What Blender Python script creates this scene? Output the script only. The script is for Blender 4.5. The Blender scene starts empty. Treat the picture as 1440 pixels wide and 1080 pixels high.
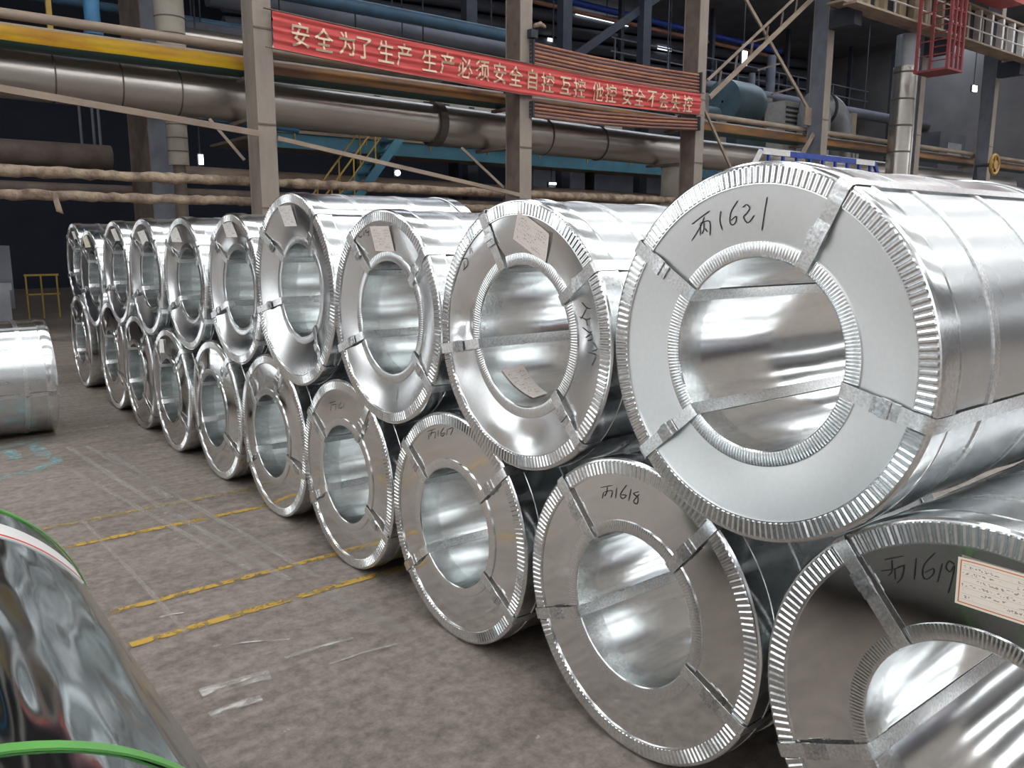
import bpy, math, random
from math import sin, cos, pi, radians, sqrt, atan2, exp
from mathutils import Vector, Matrix
import numpy as np

random.seed(7)
scene = bpy.context.scene
COL = scene.collection

# ------------------------------------------------------------------ camera
F_PX, PITCH, YAW, ROLL, CAM_H = 1151.385, 0.17579, 0.90239, 0.00177, 1.70112
fw = Vector((cos(YAW) * cos(PITCH), sin(YAW) * cos(PITCH), -sin(PITCH)))
rt = Vector((sin(YAW), -cos(YAW), 0))
up = rt.cross(fw)
r2 = rt * cos(ROLL) + up * sin(ROLL)
u2 = up * cos(ROLL) - rt * sin(ROLL)
cam_d = bpy.data.cameras.new('camera')
cam_d.sensor_fit = 'HORIZONTAL'
cam_d.sensor_width = 36.0
cam_d.lens = F_PX * 36.0 / 1440.0
cam_d.clip_start = 0.05
cam_d.clip_end = 300
cam = bpy.data.objects.new('camera', cam_d)
cam.matrix_world = Matrix(((r2.x, u2.x, -fw.x, 0), (r2.y, u2.y, -fw.y, 0), (r2.z, u2.z, -fw.z, CAM_H), (0, 0, 0, 1)))
COL.objects.link(cam)
scene.camera = cam

# ------------------------------------------------------------------ light and exposure
w = bpy.data.worlds.new('overcast_sky')
scene.world = w
w.use_nodes = True
bg = w.node_tree.nodes['Background']
bg.inputs[0].default_value = (0.80, 0.88, 1.0, 1)
bg.inputs[1].default_value = 1.0
scene.view_settings.view_transform = 'Standard'
scene.view_settings.look = 'None'
scene.view_settings.exposure = 0.0
scene.view_settings.gamma = 1.0
scene.view_settings.use_curve_mapping = False
scene.cycles.use_denoising = True
scene.cycles.max_bounces = 10
scene.cycles.glossy_bounces = 8
scene.cycles.sample_clamp_indirect = 6.0
SKYLIGHT = 6.8          # translucent roof strips lit by the overcast sky
GATE = 1.7              # big hall windows, and the unseen panes added for the coil faces

# ------------------------------------------------------------------ materials
def new_mat(name):
    m = bpy.data.materials.new(name)
    m.use_nodes = True
    nt = m.node_tree
    return m, nt, nt.nodes['Principled BSDF']

def nd(nt, kind, **kw):
    n = nt.nodes.new(kind)
    for k, v in kw.items():
        setattr(n, k, v)
    return n

def ramp(nt, fac, stops):
    r = nd(nt, 'ShaderNodeValToRGB')
    e = r.color_ramp.elements
    while len(e) < len(stops):
        e.new(0.5)
    for el, (p, c) in zip(e, stops):
        el.position = p
        el.color = (c[0], c[1], c[2], 1) if not isinstance(c, (int, float)) else (c, c, c, 1)
    nt.links.new(fac, r.inputs[0])
    return r

def coords(nt, kind='Object', scale=(1, 1, 1)):
    t = nd(nt, 'ShaderNodeTexCoord')
    mp = nd(nt, 'ShaderNodeMapping')
    mp.inputs['Scale'].default_value = scale
    nt.links.new(t.outputs[kind], mp.inputs[0])
    return mp.outputs[0]

def noise(nt, vec, scale, detail=3.0, rough=0.55):
    n = nd(nt, 'ShaderNodeTexNoise')
    n.inputs['Scale'].default_value = scale
    n.inputs['Detail'].default_value = detail
    n.inputs['Roughness'].default_value = rough
    nt.links.new(vec, n.inputs['Vector'])
    return n.outputs['Fac']

def mth(nt, op, a, b=None, c=None):
    n = nd(nt, 'ShaderNodeMath', operation=op)
    for i, v in enumerate((a, b, c)):
        if v is None:
            continue
        if isinstance(v, (int, float)):
            n.inputs[i].default_value = v
        else:
            nt.links.new(v, n.inputs[i])
    return n.outputs[0]

def mixc(nt, fac, a, b):
    n = nd(nt, 'ShaderNodeMix', data_type='RGBA')
    if isinstance(fac, (int, float)):
        n.inputs[0].default_value = fac
    else:
        nt.links.new(fac, n.inputs[0])
    for i, v in ((6, a), (7, b)):
        if isinstance(v, tuple):
            n.inputs[i].default_value = (v[0], v[1], v[2], 1)
        else:
            nt.links.new(v, n.inputs[i])
    return n.outputs[2]

def plain(name, c1, c2=None, scale=3.0, rough=0.6, metal=0.0, bump=0.0, stretch=(1, 1, 1), spec=0.4):
    m, nt, b = new_mat(name)
    v = coords(nt, 'Object', stretch)
    f = noise(nt, v, scale, 5.0)
    c2 = c2 or tuple(x * 0.7 for x in c1)
    r = ramp(nt, f, ((0.35, c1), (0.68, c2)))
    nt.links.new(r.outputs[0], b.inputs['Base Color'])
    b.inputs['Roughness'].default_value = rough
    b.inputs['Metallic'].default_value = metal
    b.inputs['Specular IOR Level'].default_value = spec
    if bump:
        bp = nd(nt, 'ShaderNodeBump')
        bp.inputs['Strength'].default_value = bump
        bp.inputs['Distance'].default_value = 0.02
        nt.links.new(noise(nt, v, scale * 4, 4.0), bp.inputs['Height'])
        nt.links.new(bp.outputs[0], b.inputs['Normal'])
    return m

def steel(name, col, r_lo, r_hi, spangle=45.0, tint=0.06, wave=0.0, wave_scale=3.0, stretch=(1, 1, 1)):
    m, nt, b = new_mat(name)
    v = coords(nt, 'Object', stretch)
    f = noise(nt, v, spangle, 3.0)
    g = noise(nt, v, 2.3, 4.0)
    lo = tuple(max(0, x * (1 - tint)) for x in col)
    hi = tuple(min(1, x * (1 + tint)) for x in col)
    r = ramp(nt, f, ((0.35, lo), (0.65, hi)))
    nt.links.new(r.outputs[0], b.inputs['Base Color'])
    b.inputs['Metallic'].default_value = 1.0
    mr = nd(nt, 'ShaderNodeMapRange')
    mr.inputs[1].default_value, mr.inputs[2].default_value = 0.3, 0.7
    mr.inputs[3].default_value, mr.inputs[4].default_value = r_lo, r_hi
    nt.links.new(g, mr.inputs[0])
    nt.links.new(mr.outputs[0], b.inputs['Roughness'])
    if wave:
        bp = nd(nt, 'ShaderNodeBump')
        bp.inputs['Strength'].default_value = 1.0
        bp.inputs['Distance'].default_value = wave
        nt.links.new(noise(nt, v, wave_scale, 2.0), bp.inputs['Height'])
        nt.links.new(bp.outputs[0], b.inputs['Normal'])
    return m

def glow(name, col, strength):
    m, nt, b = new_mat(name)
    b.inputs['Base Color'].default_value = (0.6, 0.6, 0.6, 1)
    b.inputs['Emission Color'].default_value = (*col, 1)
    b.inputs['Emission Strength'].default_value = strength
    return m

M = {}
M['wrap'] = steel('galvanized_wrap_steel', (0.70, 0.725, 0.735), 0.20, 0.30, 60, 0.04, 0.006, 2.2, (0.6, 1, 1))
M['cover'] = steel('galvanized_cover_steel', (0.78, 0.78, 0.77), 0.07, 0.11, 70, 0.02)
M['cover_satin'] = steel('satin_cover_steel', (0.77, 0.785, 0.78), 0.34, 0.40, 70, 0.015)
M['cover_bright'] = steel('bright_cover_steel', (0.78, 0.79, 0.79), 0.17, 0.25, 70, 0.03)
M['bore'] = steel('galvanized_bore_steel', (0.93, 0.95, 0.95), 0.11, 0.18, 60, 0.04, 0.006, 3.0, (0.5, 1, 1))
M['ring'] = steel('crimped_ring_steel', (0.78, 0.80, 0.80), 0.15, 0.24, 120, 0.10)
M['strap'] = steel('speckled_strap_steel', (0.78, 0.79, 0.79), 0.24, 0.36, 140, 0.16)
M['seal'] = steel('folded_seal_steel', (0.60, 0.61, 0.61), 0.22, 0.34, 120, 0.25)
M['film'] = steel('dark_shiny_strip_wrap', (0.44, 0.49, 0.51), 0.09, 0.17, 30, 0.03, 0.045, 5.0, (0.22, 1, 1))
M['ink'] = plain('black_marker_ink', (0.015, 0.015, 0.018), rough=0.5)
M['green'] = plain('green_painted_strap', (0.12, 0.36, 0.08), (0.10, 0.30, 0.07), 8, 0.35)
M['red_edge'] = plain('red_print_line', (0.60, 0.05, 0.04), rough=0.5)
M['column'] = plain('beige_grey_column_paint', (0.34, 0.29, 0.245), (0.24, 0.205, 0.18), 2.2, 0.7, stretch=(1, 1, 0.35), bump=0.15)
M['column_dark'] = plain('dark_grey_steel_post', (0.045, 0.05, 0.065), (0.03, 0.034, 0.045), 2.0, 0.7)
M['brownsteel'] = plain('dusty_brown_steel', (0.20, 0.155, 0.13), (0.13, 0.10, 0.085), 3.0, 0.75)
M['bluegrey'] = plain('blue_grey_steel', (0.17, 0.185, 0.22), (0.12, 0.13, 0.155), 2.5, 0.7)
M['bigpipe'] = plain('aluminium_clad_pipe', (0.54, 0.50, 0.46), (0.40, 0.36, 0.33), 1.2, 0.30, 0.85, 0.05, (0.3, 1, 1))
M['seam'] = plain('dark_pipe_seam', (0.14, 0.12, 0.105), rough=0.6, metal=0.4)
M['lagging'] = plain('worn_pipe_lagging', (0.42, 0.33, 0.24), (0.14, 0.095, 0.075), 5.0, 0.9, bump=0.9)
M['thinbrown'] = plain('pale_brown_pipe_paint', (0.36, 0.29, 0.22), (0.24, 0.18, 0.14), 3.0, 0.65, stretch=(0.4, 1, 1))
M['blue'] = plain('bright_blue_paint', (0.06, 0.22, 0.42), (0.05, 0.15, 0.30), 3.0, 0.5)
M['teal'] = plain('teal_blue_girder_paint', (0.07, 0.21, 0.29), (0.05, 0.15, 0.22), 2.0, 0.6)
M['bluepipe'] = plain('dull_blue_pipe_paint', (0.06, 0.13, 0.21), (0.05, 0.10, 0.15), 2.0, 0.5)
M['royal'] = plain('royal_blue_rail_paint', (0.03, 0.07, 0.38), (0.025, 0.055, 0.28), 4.0, 0.4)
M['white'] = plain('white_paint', (0.75, 0.74, 0.72), (0.62, 0.61, 0.60), 4.0, 0.5)
M['yellow'] = plain('yellow_rail_paint', (0.45, 0.30, 0.06), (0.34, 0.22, 0.05), 4.0, 0.55)
M['rust'] = plain('orange_rust_conduit', (0.40, 0.19, 0.11), (0.24, 0.10, 0.07), 4.0, 0.7, stretch=(0.3, 1, 1))
M['rustred'] = plain('dull_red_conduit', (0.25, 0.12, 0.095), (0.17, 0.085, 0.07), 4.0, 0.7, stretch=(0.3, 1, 1))
M['redpaint'] = plain('red_crane_paint', (0.42, 0.045, 0.045), (0.32, 0.04, 0.04), 2.0, 0.5)
M['darkred'] = plain('dull_red_ladder_paint', (0.26, 0.05, 0.055), (0.18, 0.045, 0.05), 3.0, 0.6)
M['silver'] = plain('shiny_duct_cladding', (0.62, 0.58, 0.52), (0.45, 0.42, 0.39), 2.0, 0.24, 0.9, 0.1, (1, 1, 0.3))
M['dullsilver'] = plain('dull_duct_cladding', (0.36, 0.37, 0.39), (0.27, 0.28, 0.30), 2.0, 0.45, 0.5)
M['machine'] = plain('teal_machine_paint', (0.10, 0.16, 0.19), (0.07, 0.11, 0.13), 2.0, 0.45)
M['pale'] = plain('pale_machine_panel', (0.42, 0.41, 0.37), (0.30, 0.29, 0.27), 2.0, 0.6)
M['beigepanel'] = plain('beige_girder_panel', (0.46, 0.38, 0.26), (0.36, 0.30, 0.21), 2.0, 0.7)
M['concrete_pipe'] = plain('pale_insulated_riser', (0.42, 0.38, 0.32), (0.32, 0.29, 0.25), 2.0, 0.8)
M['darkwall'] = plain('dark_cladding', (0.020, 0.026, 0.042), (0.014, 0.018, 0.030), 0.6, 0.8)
M['hazy_grey'] = plain('hazy_grey_blue_cladding', (0.15, 0.155, 0.185), (0.105, 0.11, 0.135), 0.6, 0.8)  # distant haze is put into this base colour
M['roof'] = plain('grey_roof_sheeting', (0.16, 0.16, 0.165), (0.11, 0.11, 0.115), 0.8, 0.8)
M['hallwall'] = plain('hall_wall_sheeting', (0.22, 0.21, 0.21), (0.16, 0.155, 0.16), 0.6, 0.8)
M['gold'] = plain('brass_yellow_wheel_paint', (0.45, 0.27, 0.07), (0.33, 0.19, 0.05), 6.0, 0.45, 0.3)
M['wood'] = plain('pale_wood', (0.46, 0.38, 0.26), (0.36, 0.29, 0.19), 6.0, 0.7, stretch=(0.2, 1, 1))
M['skylight'] = glow('skylight_sheet', (0.97, 0.985, 1.0), SKYLIGHT)
M['back_bay_fill'] = glow('back_bay_fill_sheet', (0.80, 0.88, 1.0), SKYLIGHT * 0.9)  # glowing strip added as fill light for the back bay
M['window'] = glow('daylit_window', (0.94, 0.975, 1.0), GATE)
M['slit'] = glow('roof_slit_daylight', (0.85, 0.92, 1.0), 1.6)
M['lamp'] = glow('lit_lamp', (0.85, 0.93, 1.0), 9.0)

def yellow_pipe_mat():
    m, nt, b = new_mat('dusty_yellow_pipe')
    v = coords(nt, 'Object', (0.25, 1, 1))
    tc = nd(nt, 'ShaderNodeTexCoord')
    sp = nd(nt, 'ShaderNodeSeparateXYZ')
    nt.links.new(tc.outputs['Object'], sp.inputs[0])
    f = noise(nt, v, 4.0, 5.0)
    yel = ramp(nt, f, ((0.42, (0.74, 0.46, 0.012)), (0.68, (0.56, 0.25, 0.02)))).outputs[0]
    rusty = ramp(nt, f, ((0.35, (0.40, 0.20, 0.06)), (0.6, (0.20, 0.11, 0.07)))).outputs[0]
    mr = nd(nt, 'ShaderNodeMapRange')
    mr.inputs[1].default_value, mr.inputs[2].default_value = 5.4, 6.2
    nt.links.new(sp.outputs[0], mr.inputs[0])
    c = mixc(nt, mr.outputs[0], yel, rusty)
    ge = nd(nt, 'ShaderNodeNewGeometry')
    s2 = nd(nt, 'ShaderNodeSeparateXYZ')
    nt.links.new(ge.outputs['Normal'], s2.inputs[0])
    dust = mth(nt, 'MULTIPLY', mth(nt, 'GREATER_THAN', mth(nt, 'ADD', s2.outputs[2], mth(nt, 'MULTIPLY', f, 0.2)), 0.78), 0.85)
    c = mixc(nt, dust, c, (0.40, 0.34, 0.29))
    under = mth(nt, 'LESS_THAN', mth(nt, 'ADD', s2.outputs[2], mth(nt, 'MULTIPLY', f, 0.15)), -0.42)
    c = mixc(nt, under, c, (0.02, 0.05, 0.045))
    nt.links.new(c, b.inputs['Base Color'])
    b.inputs['Roughness'].default_value = 0.5
    return m
M['yellowpipe'] = yellow_pipe_mat()

def paper_mat(name, base, border=None, rows=7.0):
    m, nt, b = new_mat(name)
    tc = nd(nt, 'ShaderNodeTexCoord')
    sp = nd(nt, 'ShaderNodeSeparateXYZ')
    nt.links.new(tc.outputs['UV'], sp.inputs[0])
    u, v = sp.outputs[0], sp.outputs[1]
    fr = mth(nt, 'FRACT', mth(nt, 'MULTIPLY', v, rows))
    line = mth(nt, 'LESS_THAN', fr, 0.07)
    inrow = mth(nt, 'MULTIPLY', mth(nt, 'GREATER_THAN', fr, 0.28), mth(nt, 'LESS_THAN', fr, 0.74))
    mp = nd(nt, 'ShaderNodeMapping')
    mp.inputs['Scale'].default_value = (34, rows * 2.4, 1)
    nt.links.new(tc.outputs['UV'], mp.inputs[0])
    glyph = mth(nt, 'GREATER_THAN', noise(nt, mp.outputs[0], 1.0, 1.0), 0.54)
    mp2 = nd(nt, 'ShaderNodeMapping')
    mp2.inputs['Scale'].default_value = (3.2, rows * 0.9, 1)
    nt.links.new(tc.outputs['UV'], mp2.inputs[0])
    block = mth(nt, 'GREATER_THAN', noise(nt, mp2.outputs[0], 1.0, 0.0), 0.46)
    ink = mth(nt, 'MAXIMUM', mth(nt, 'MULTIPLY', mth(nt, 'MULTIPLY', inrow, glyph), mth(nt, 'MULTIPLY', block, 0.75)), mth(nt, 'MULTIPLY', line, 0.35))
    edge = mth(nt, 'MINIMUM', mth(nt, 'MINIMUM', u, mth(nt, 'SUBTRACT', 1.0, u)), mth(nt, 'MULTIPLY', mth(nt, 'MINIMUM', v, mth(nt, 'SUBTRACT', 1.0, v)), 0.6))
    ink = mth(nt, 'MULTIPLY', ink, mth(nt, 'GREATER_THAN', edge, 0.055))
    c = mixc(nt, ink, base, (0.16, 0.14, 0.14))
    if border:
        e = mth(nt, 'MULTIPLY', mth(nt, 'GREATER_THAN', edge, 0.026), mth(nt, 'LESS_THAN', edge, 0.040))
        c = mixc(nt, e, c, border)
    nt.links.new(c, b.inputs['Base Color'])
    b.inputs['Roughness'].default_value = 0.7
    return m
M['paper'] = paper_mat('white_paper_tag', (0.84, 0.82, 0.79))
M['paper_cream'] = paper_mat('cream_paper_tag', (0.78, 0.76, 0.56))
M['paper_pink'] = paper_mat('pinkish_paper_tag', (0.82, 0.74, 0.69), None, 9.0)
M['paper_orange'] = paper_mat('orange_bordered_paper_tag', (0.84, 0.76, 0.66), (0.62, 0.20, 0.05), 8.0)

def banner_mat():
    m, nt, b = new_mat('red_banner_cloth')
    v = coords(nt, 'Object', (0.35, 1, 7))
    f = noise(nt, v, 3.0, 3.0)
    r = ramp(nt, f, ((0.35, (0.62, 0.085, 0.08)), (0.7, (0.48, 0.062, 0.06))))
    nt.links.new(r.outputs[0], b.inputs['Base Color'])
    b.inputs['Roughness'].default_value = 0.7
    return m
M['banner'] = banner_mat()
M['banner_text'] = plain('cream_banner_lettering', (0.72, 0.58, 0.42), (0.64, 0.50, 0.36), 3.0, 0.7)

def floor_mat():
    m, nt, b = new_mat('worn_concrete_floor')
    v = coords(nt, 'Object')
    big = noise(nt, v, 0.9, 5.0, 0.6)
    fine = noise(nt, v, 17.0, 9.0, 0.74)
    v2 = coords(nt, 'Object', (0.55, 2.6, 1))
    smear = noise(nt, v2, 2.4, 5.0, 0.6)
    c = ramp(nt, big, ((0.30, (0.13, 0.106, 0.091)), (0.72, (0.33, 0.280, 0.245)))).outputs[0]
    c2 = ramp(nt, smear, ((0.38, (0.090, 0.072, 0.061)), (0.64, (0.34, 0.290, 0.255)))).outputs[0]
    c = mixc(nt, 0.5, c, c2)
    c3 = ramp(nt, fine, ((0.36, (0.070, 0.056, 0.048)), (0.64, (0.35, 0.300, 0.262)))).outputs[0]
    c = mixc(nt, 0.50, c, c3)
    vor = nd(nt, 'ShaderNodeTexVoronoi')
    vor.inputs['Scale'].default_value = 5.0
    nt.links.new(v, vor.inputs['Vector'])
    spk = mth(nt, 'MULTIPLY', mth(nt, 'LESS_THAN', vor.outputs['Distance'], 0.06), mth(nt, 'GREATER_THAN', fine, 0.5))
    c = mixc(nt, mth(nt, 'MULTIPLY', spk, 0.7), c, (0.45, 0.42, 0.39))
    nt.links.new(c, b.inputs['Base Color'])
    rr = nd(nt, 'ShaderNodeMapRange')
    rr.inputs[3].default_value, rr.inputs[4].default_value = 0.42, 0.66
    nt.links.new(big, rr.inputs[0])
    nt.links.new(rr.outputs[0], b.inputs['Roughness'])
    b.inputs['Specular IOR Level'].default_value = 0.35
    bp = nd(nt, 'ShaderNodeBump')
    bp.inputs['Strength'].default_value = 0.25
    bp.inputs['Distance'].default_value = 0.01
    nt.links.new(fine, bp.inputs['Height'])
    nt.links.new(bp.outputs[0], b.inputs['Normal'])
    return m
M['floor'] = floor_mat()

def worn_paint(name, col, lo, hi, stretch=(1, 1, 1), scale=14.0, fade=None):
    m, nt, b = new_mat(name)
    v = coords(nt, 'Object', stretch)
    f = noise(nt, v, scale, 6.0, 0.7)
    a = ramp(nt, f, ((lo, 0.0), (hi, 1.0)))
    b.inputs['Base Color'].default_value = (*col, 1)
    b.inputs['Roughness'].default_value = 0.6
    al = a.outputs[0]
    if fade:
        tc = nd(nt, 'ShaderNodeTexCoord')
        sp = nd(nt, 'ShaderNodeSeparateXYZ')
        nt.links.new(tc.outputs['UV'], sp.inputs[0])
        q = sp.outputs[1]
        e = mth(nt, 'MULTIPLY', mth(nt, 'MULTIPLY', q, mth(nt, 'SUBTRACT', 1.0, q)), 4.0)
        al = mth(nt, 'MULTIPLY', al, mth(nt, 'MULTIPLY', e, fade))
    nt.links.new(al, b.inputs['Alpha'])
    return m
M['line_yellow'] = worn_paint('worn_yellow_line_paint', (0.46, 0.29, 0.045), 0.40, 0.52)
M['line_faded'] = worn_paint('faded_yellow_line_paint', (0.38, 0.28, 0.09), 0.42, 0.60)
M['line_pale'] = worn_paint('pale_line_paint', (0.42, 0.34, 0.22), 0.44, 0.62)
M['scuff'] = worn_paint('white_scuff', (0.55, 0.52, 0.49), 0.40, 0.62, (0.6, 1.6, 1), 11.0, 1.0)
M['track'] = worn_paint('pale_wheel_track', (0.44, 0.40, 0.37), 0.25, 0.75, (1, 0.4, 1), 5.0, 0.75)
M['cyan'] = worn_paint('cyan_chalk', (0.25, 0.48, 0.50), 0.42, 0.66, (1, 1, 1), 12.0, 1.0)

# ------------------------------------------------------------------ mesh helpers
class MB:
    def __init__(self):
        self.v, self.f, self.uv = [], [], None
    def add(self, verts, faces):
        o = len(self.v)
        self.v.extend(verts)
        self.f.extend(tuple(i + o for i in q) for q in faces)
        return self
    def box(self, x0, x1, y0, y1, z0, z1):
        p = [(x0, y0, z0), (x1, y0, z0), (x1, y1, z0), (x0, y1, z0), (x0, y0, z1), (x1, y0, z1), (x1, y1, z1), (x0, y1, z1)]
        return self.add(p, [(0, 3, 2, 1), (4, 5, 6, 7), (0, 1, 5, 4), (1, 2, 6, 5), (2, 3, 7, 6), (3, 0, 4, 7)])
    def bar(self, a, b, wd, ht, upv=(0, 0, 1)):
        a, b = Vector(a), Vector(b)
        d = (b - a).normalized()
        s = d.cross(Vector(upv))
        if s.length < 1e-4:
            s = d.cross(Vector((1, 0, 0)))
        s.normalize()
        t = s.cross(d)
        p = []
        for c in (a, b):
            for i, j in ((-1, -1), (1, -1), (1, 1), (-1, 1)):
                p.append(tuple(c + s * (wd / 2 * i) + t * (ht / 2 * j)))
        return self.add(p, [(0, 1, 2, 3), (7, 6, 5, 4), (0, 4, 5, 1), (1, 5, 6, 2), (2, 6, 7, 3), (3, 7, 4, 0)])
    def tube(self, pts, rad, n=12, caps=True):
        pts = [Vector(p) for p in pts]
        rads = rad if isinstance(rad, (list, tuple)) else [rad] * len(pts)
        o = len(self.v)
        prev = None
        for i, p in enumerate(pts):
            d = (pts[min(i + 1, len(pts) - 1)] - pts[max(i - 1, 0)]).normalized()
            if prev is None:
                s = d.cross(Vector((0, 0, 1)))
                if s.length < 1e-3:
                    s = d.cross(Vector((0, 1, 0)))
            else:
                s = prev - d * prev.dot(d)
            s.normalize()
            prev = s
            t = d.cross(s)
            for k in range(n):
                a = 2 * pi * k / n
                self.v.append(tuple(p + (s * cos(a) + t * sin(a)) * rads[i]))
        for i in range(len(pts) - 1):
            for k in range(n):
                k2 = (k + 1) % n
                self.f.append((o + i * n + k, o + i * n + k2, o + (i + 1) * n + k2, o + (i + 1) * n + k))
        if caps:
            self.f.append(tuple(o + k for k in reversed(range(n))))
            self.f.append(tuple(o + (len(pts) - 1) * n + k for k in range(n)))
        return self
    def lathe_x(self, prof, n=64, closed=False):
        """prof: list of (x, rho); axis = local X; theta measured from +Y towards +Z."""
        o = len(self.v)
        for x, rho in prof:
            for k in range(n):
                a = 2 * pi * k / n
                self.v.append((x, rho * cos(a), rho * sin(a)))
        m = len(prof)
        for i in range(m if closed else m - 1):
            i2 = (i + 1) % m
            for k in range(n):
                k2 = (k + 1) % n
                self.f.append((o + i * n + k, o + i2 * n + k, o + i2 * n + k2, o + i * n + k2))
        return self
    def lathe_z(self, prof, c=(0, 0), n=32):
        o = len(self.v)
        for z, rho in prof:
            for k in range(n):
                a = 2 * pi * k / n
                self.v.append((c[0] + rho * cos(a), c[1] + rho * sin(a), z))
        for i in range(len(prof) - 1):
            for k in range(n):
                k2 = (k + 1) % n
                self.f.append((o + i * n + k, o + i * n + k2, o + (i + 1) * n + k2, o + (i + 1) * n + k))
        self.f.append(tuple(o + k for k in reversed(range(n))))
        self.f.append(tuple(o + (len(prof) - 1) * n + k for k in range(n)))
        return self
    def ribbon(self, pts, nrm, side, width, thick):
        """solid flat strap along pts; nrm = outward normal per point; side = constant sideways unit vector."""
        o = len(self.v)
        s = Vector(side) * (width / 2)
        for p, q in zip(pts, nrm):
            p, q = Vector(p), Vector(q)
            for c in (p - s, p + s, p + s + q * thick, p - s + q * thick):
                self.v.append(tuple(c))
        for i in range(len(pts) - 1):
            a, b = o + i * 4, o + i * 4 + 4
            for k in range(4):
                k2 = (k + 1) % 4
                self.f.append((a + k, a + k2, b + k2, b + k))
        self.f.append((o + 3, o + 2, o + 1, o))
        e = o + (len(pts) - 1) * 4
        self.f.append((e, e + 1, e + 2, e + 3))
        return self
    def build(self, name, m, parent=None, smooth=None, kind=None, label=None):
        me = bpy.data.meshes.new(name)
        me.from_pydata(self.v, [], self.f)
        if self.uv is not None:
            l = me.uv_layers.new(name='UVMap')
            for poly in me.polygons:
                for li in poly.loop_indices:
                    l.data[li].uv = self.uv[me.loops[li].vertex_index]
        me.materials.append(m)
        me.validate()
        if smooth is not None:
            me.shade_smooth()
            if smooth < 179:
                me.set_sharp_from_angle(angle=radians(smooth))
        me.update()
        o = bpy.data.objects.new(name, me)
        COL.objects.link(o)
        if parent is not None:
            o.parent = parent
        if kind:
            o['kind'] = kind
        if label:
            o['label'] = label
        return o

def thing(name, label, cat, loc=(0, 0, 0), rotz=0.0, group=None, kind=None):
    o = bpy.data.objects.new(name, None)
    o.empty_display_size = 0.1
    COL.objects.link(o)
    o.location = loc
    o.rotation_euler = (0, 0, rotz)
    o['label'] = label
    o['category'] = cat
    if group:
        o['group'] = group
    if kind:
        o['kind'] = kind
    return o

def tag(o, label, cat, group=None):
    o['label'] = label
    o['category'] = cat
    if group:
        o['group'] = group
    return o

def struct(o):
    o['kind'] = 'structure'
    return o

# ------------------------------------------------------------------ the hall shell
HX0, HX1, HY0, HY1 = -26.0, 48.0, -15.0, 32.0
floor = struct(MB().box(HX0, HX1, HY0, HY1, -0.2, 0.0).build('floor', M['floor']))

def flat_strip(name, pts, wd, m, z=0.002, parent=None):
    b = MB()
    uv = []
    P = [Vector((p[0], p[1], 0)) for p in pts]
    for i, p in enumerate(P):
        d = (P[min(i + 1, len(P) - 1)] - P[max(i - 1, 0)]).normalized()
        s = Vector((-d.y, d.x, 0)) * (wd / 2)
        for k, q in enumerate((p - s, p + s)):
            b.v.append((q.x, q.y, z))
            uv.append((i / (len(P) - 1), k))
    for i in range(len(P) - 1):
        b.f.append((2 * i, 2 * i + 2, 2 * i + 3, 2 * i + 1))
    b.uv = uv
    return b.build(name, m, parent)
for y0, x0, wd, mm in ((3.53, 0.73, 0.05, 'line_yellow'), (3.915, 0.74, 0.045, 'line_yellow'), (4.94, 0.0, 0.05, 'line_yellow'), (5.355, 0.0, 0.05, 'line_faded'), (8.02, -3.0, 0.05, 'line_pale')):
    flat_strip('painted_line', [(x0, y0), (1.6, y0 + 0.01), (3.2, y0 + 0.01)], wd, M[mm], 0.003, floor)
for pts, wd in (([(0.90, 5.38), (0.94, 4.10), (0.95, 3.49)], 0.035), ([(1.19, 7.4), (1.33, 5.55), (1.53, 3.75)], 0.06), ([(1.31, 7.4), (1.53, 5.2), (1.66, 3.7)], 0.05), ([(1.62, 3.5), (1.70, 2.9)], 0.10), ([(1.40, 7.0), (1.46, 5.5)], 0.10), ([(1.05, 6.8), (1.42, 4.0)], 0.05)):
    flat_strip('wheel_track', pts if len(pts) > 2 else [pts[0], ((pts[0][0] + pts[1][0]) / 2, (pts[0][1] + pts[1][1]) / 2), pts[1]], wd, M['track'], 0.004, floor)
for a, b_, wd in (((0.84, 2.96), (1.10, 2.93), 0.085), ((0.82, 2.79), (1.01, 2.79), 0.06), ((1.2, 3.02), (1.5, 3.0), 0.03), ((1.32, 2.86), (1.62, 2.84), 0.02), ((0.9, 3.72), (1.0, 3.70), 0.015), ((1.0, 3.3), (1.28, 3.16), 0.015)):
    flat_strip('white_scuff', [a, ((a[0] + b_[0]) / 2, (a[1] + b_[1]) / 2 + 0.01), b_], wd, M['scuff'], 0.005, floor)
for pts in ([(0.62, 6.72), (0.85, 6.78), (1.02, 6.95), (1.04, 7.15)], [(0.70, 7.7), (1.05, 7.85)], [(0.98, 7.7), (0.99, 7.2)], [(0.78, 7.6), (0.80, 7.2)]):
    flat_strip('cyan_chalk_mark', pts, 0.13, M['cyan'], 0.005, floor)

RZ = 12.5
roof_m = MB()
SK = [(-11.5, -9.9), (-6.2, -4.6), (-0.9, 0.7), (4.4, 6.0), (9.7, 11.3), (21.0, 22.4)]
edges = [HY0] + [v for s in SK for v in s] + [HY1]
for i in range(0, len(edges), 2):
    roof_m.box(HX0, HX1, edges[i], edges[i + 1], RZ, RZ + 0.15)
roof_m.box(HX0, 12.0, 21.0, 22.4, RZ, RZ + 0.15)
ceil = struct(roof_m.build('ceiling', M['roof']))
for y0, y1 in SK:
    sk = MB()
    sk.box(HX0 if y0 < 15 else 12.0, HX1, y0, y1, RZ + 0.03, RZ + 0.06)
    o = sk.build('skylight_sheet', M['skylight'] if y0 < 15 else M['back_bay_fill'], ceil)  # the strip over the back bay is added fill light
for k in range(12):
    MB().box(HX0 + 3 + k * 6.0, HX0 + 3.25 + k * 6.0, HY0, 13.6, RZ - 0.75, RZ).build('roof_girder', M['roof'], ceil)

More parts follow.
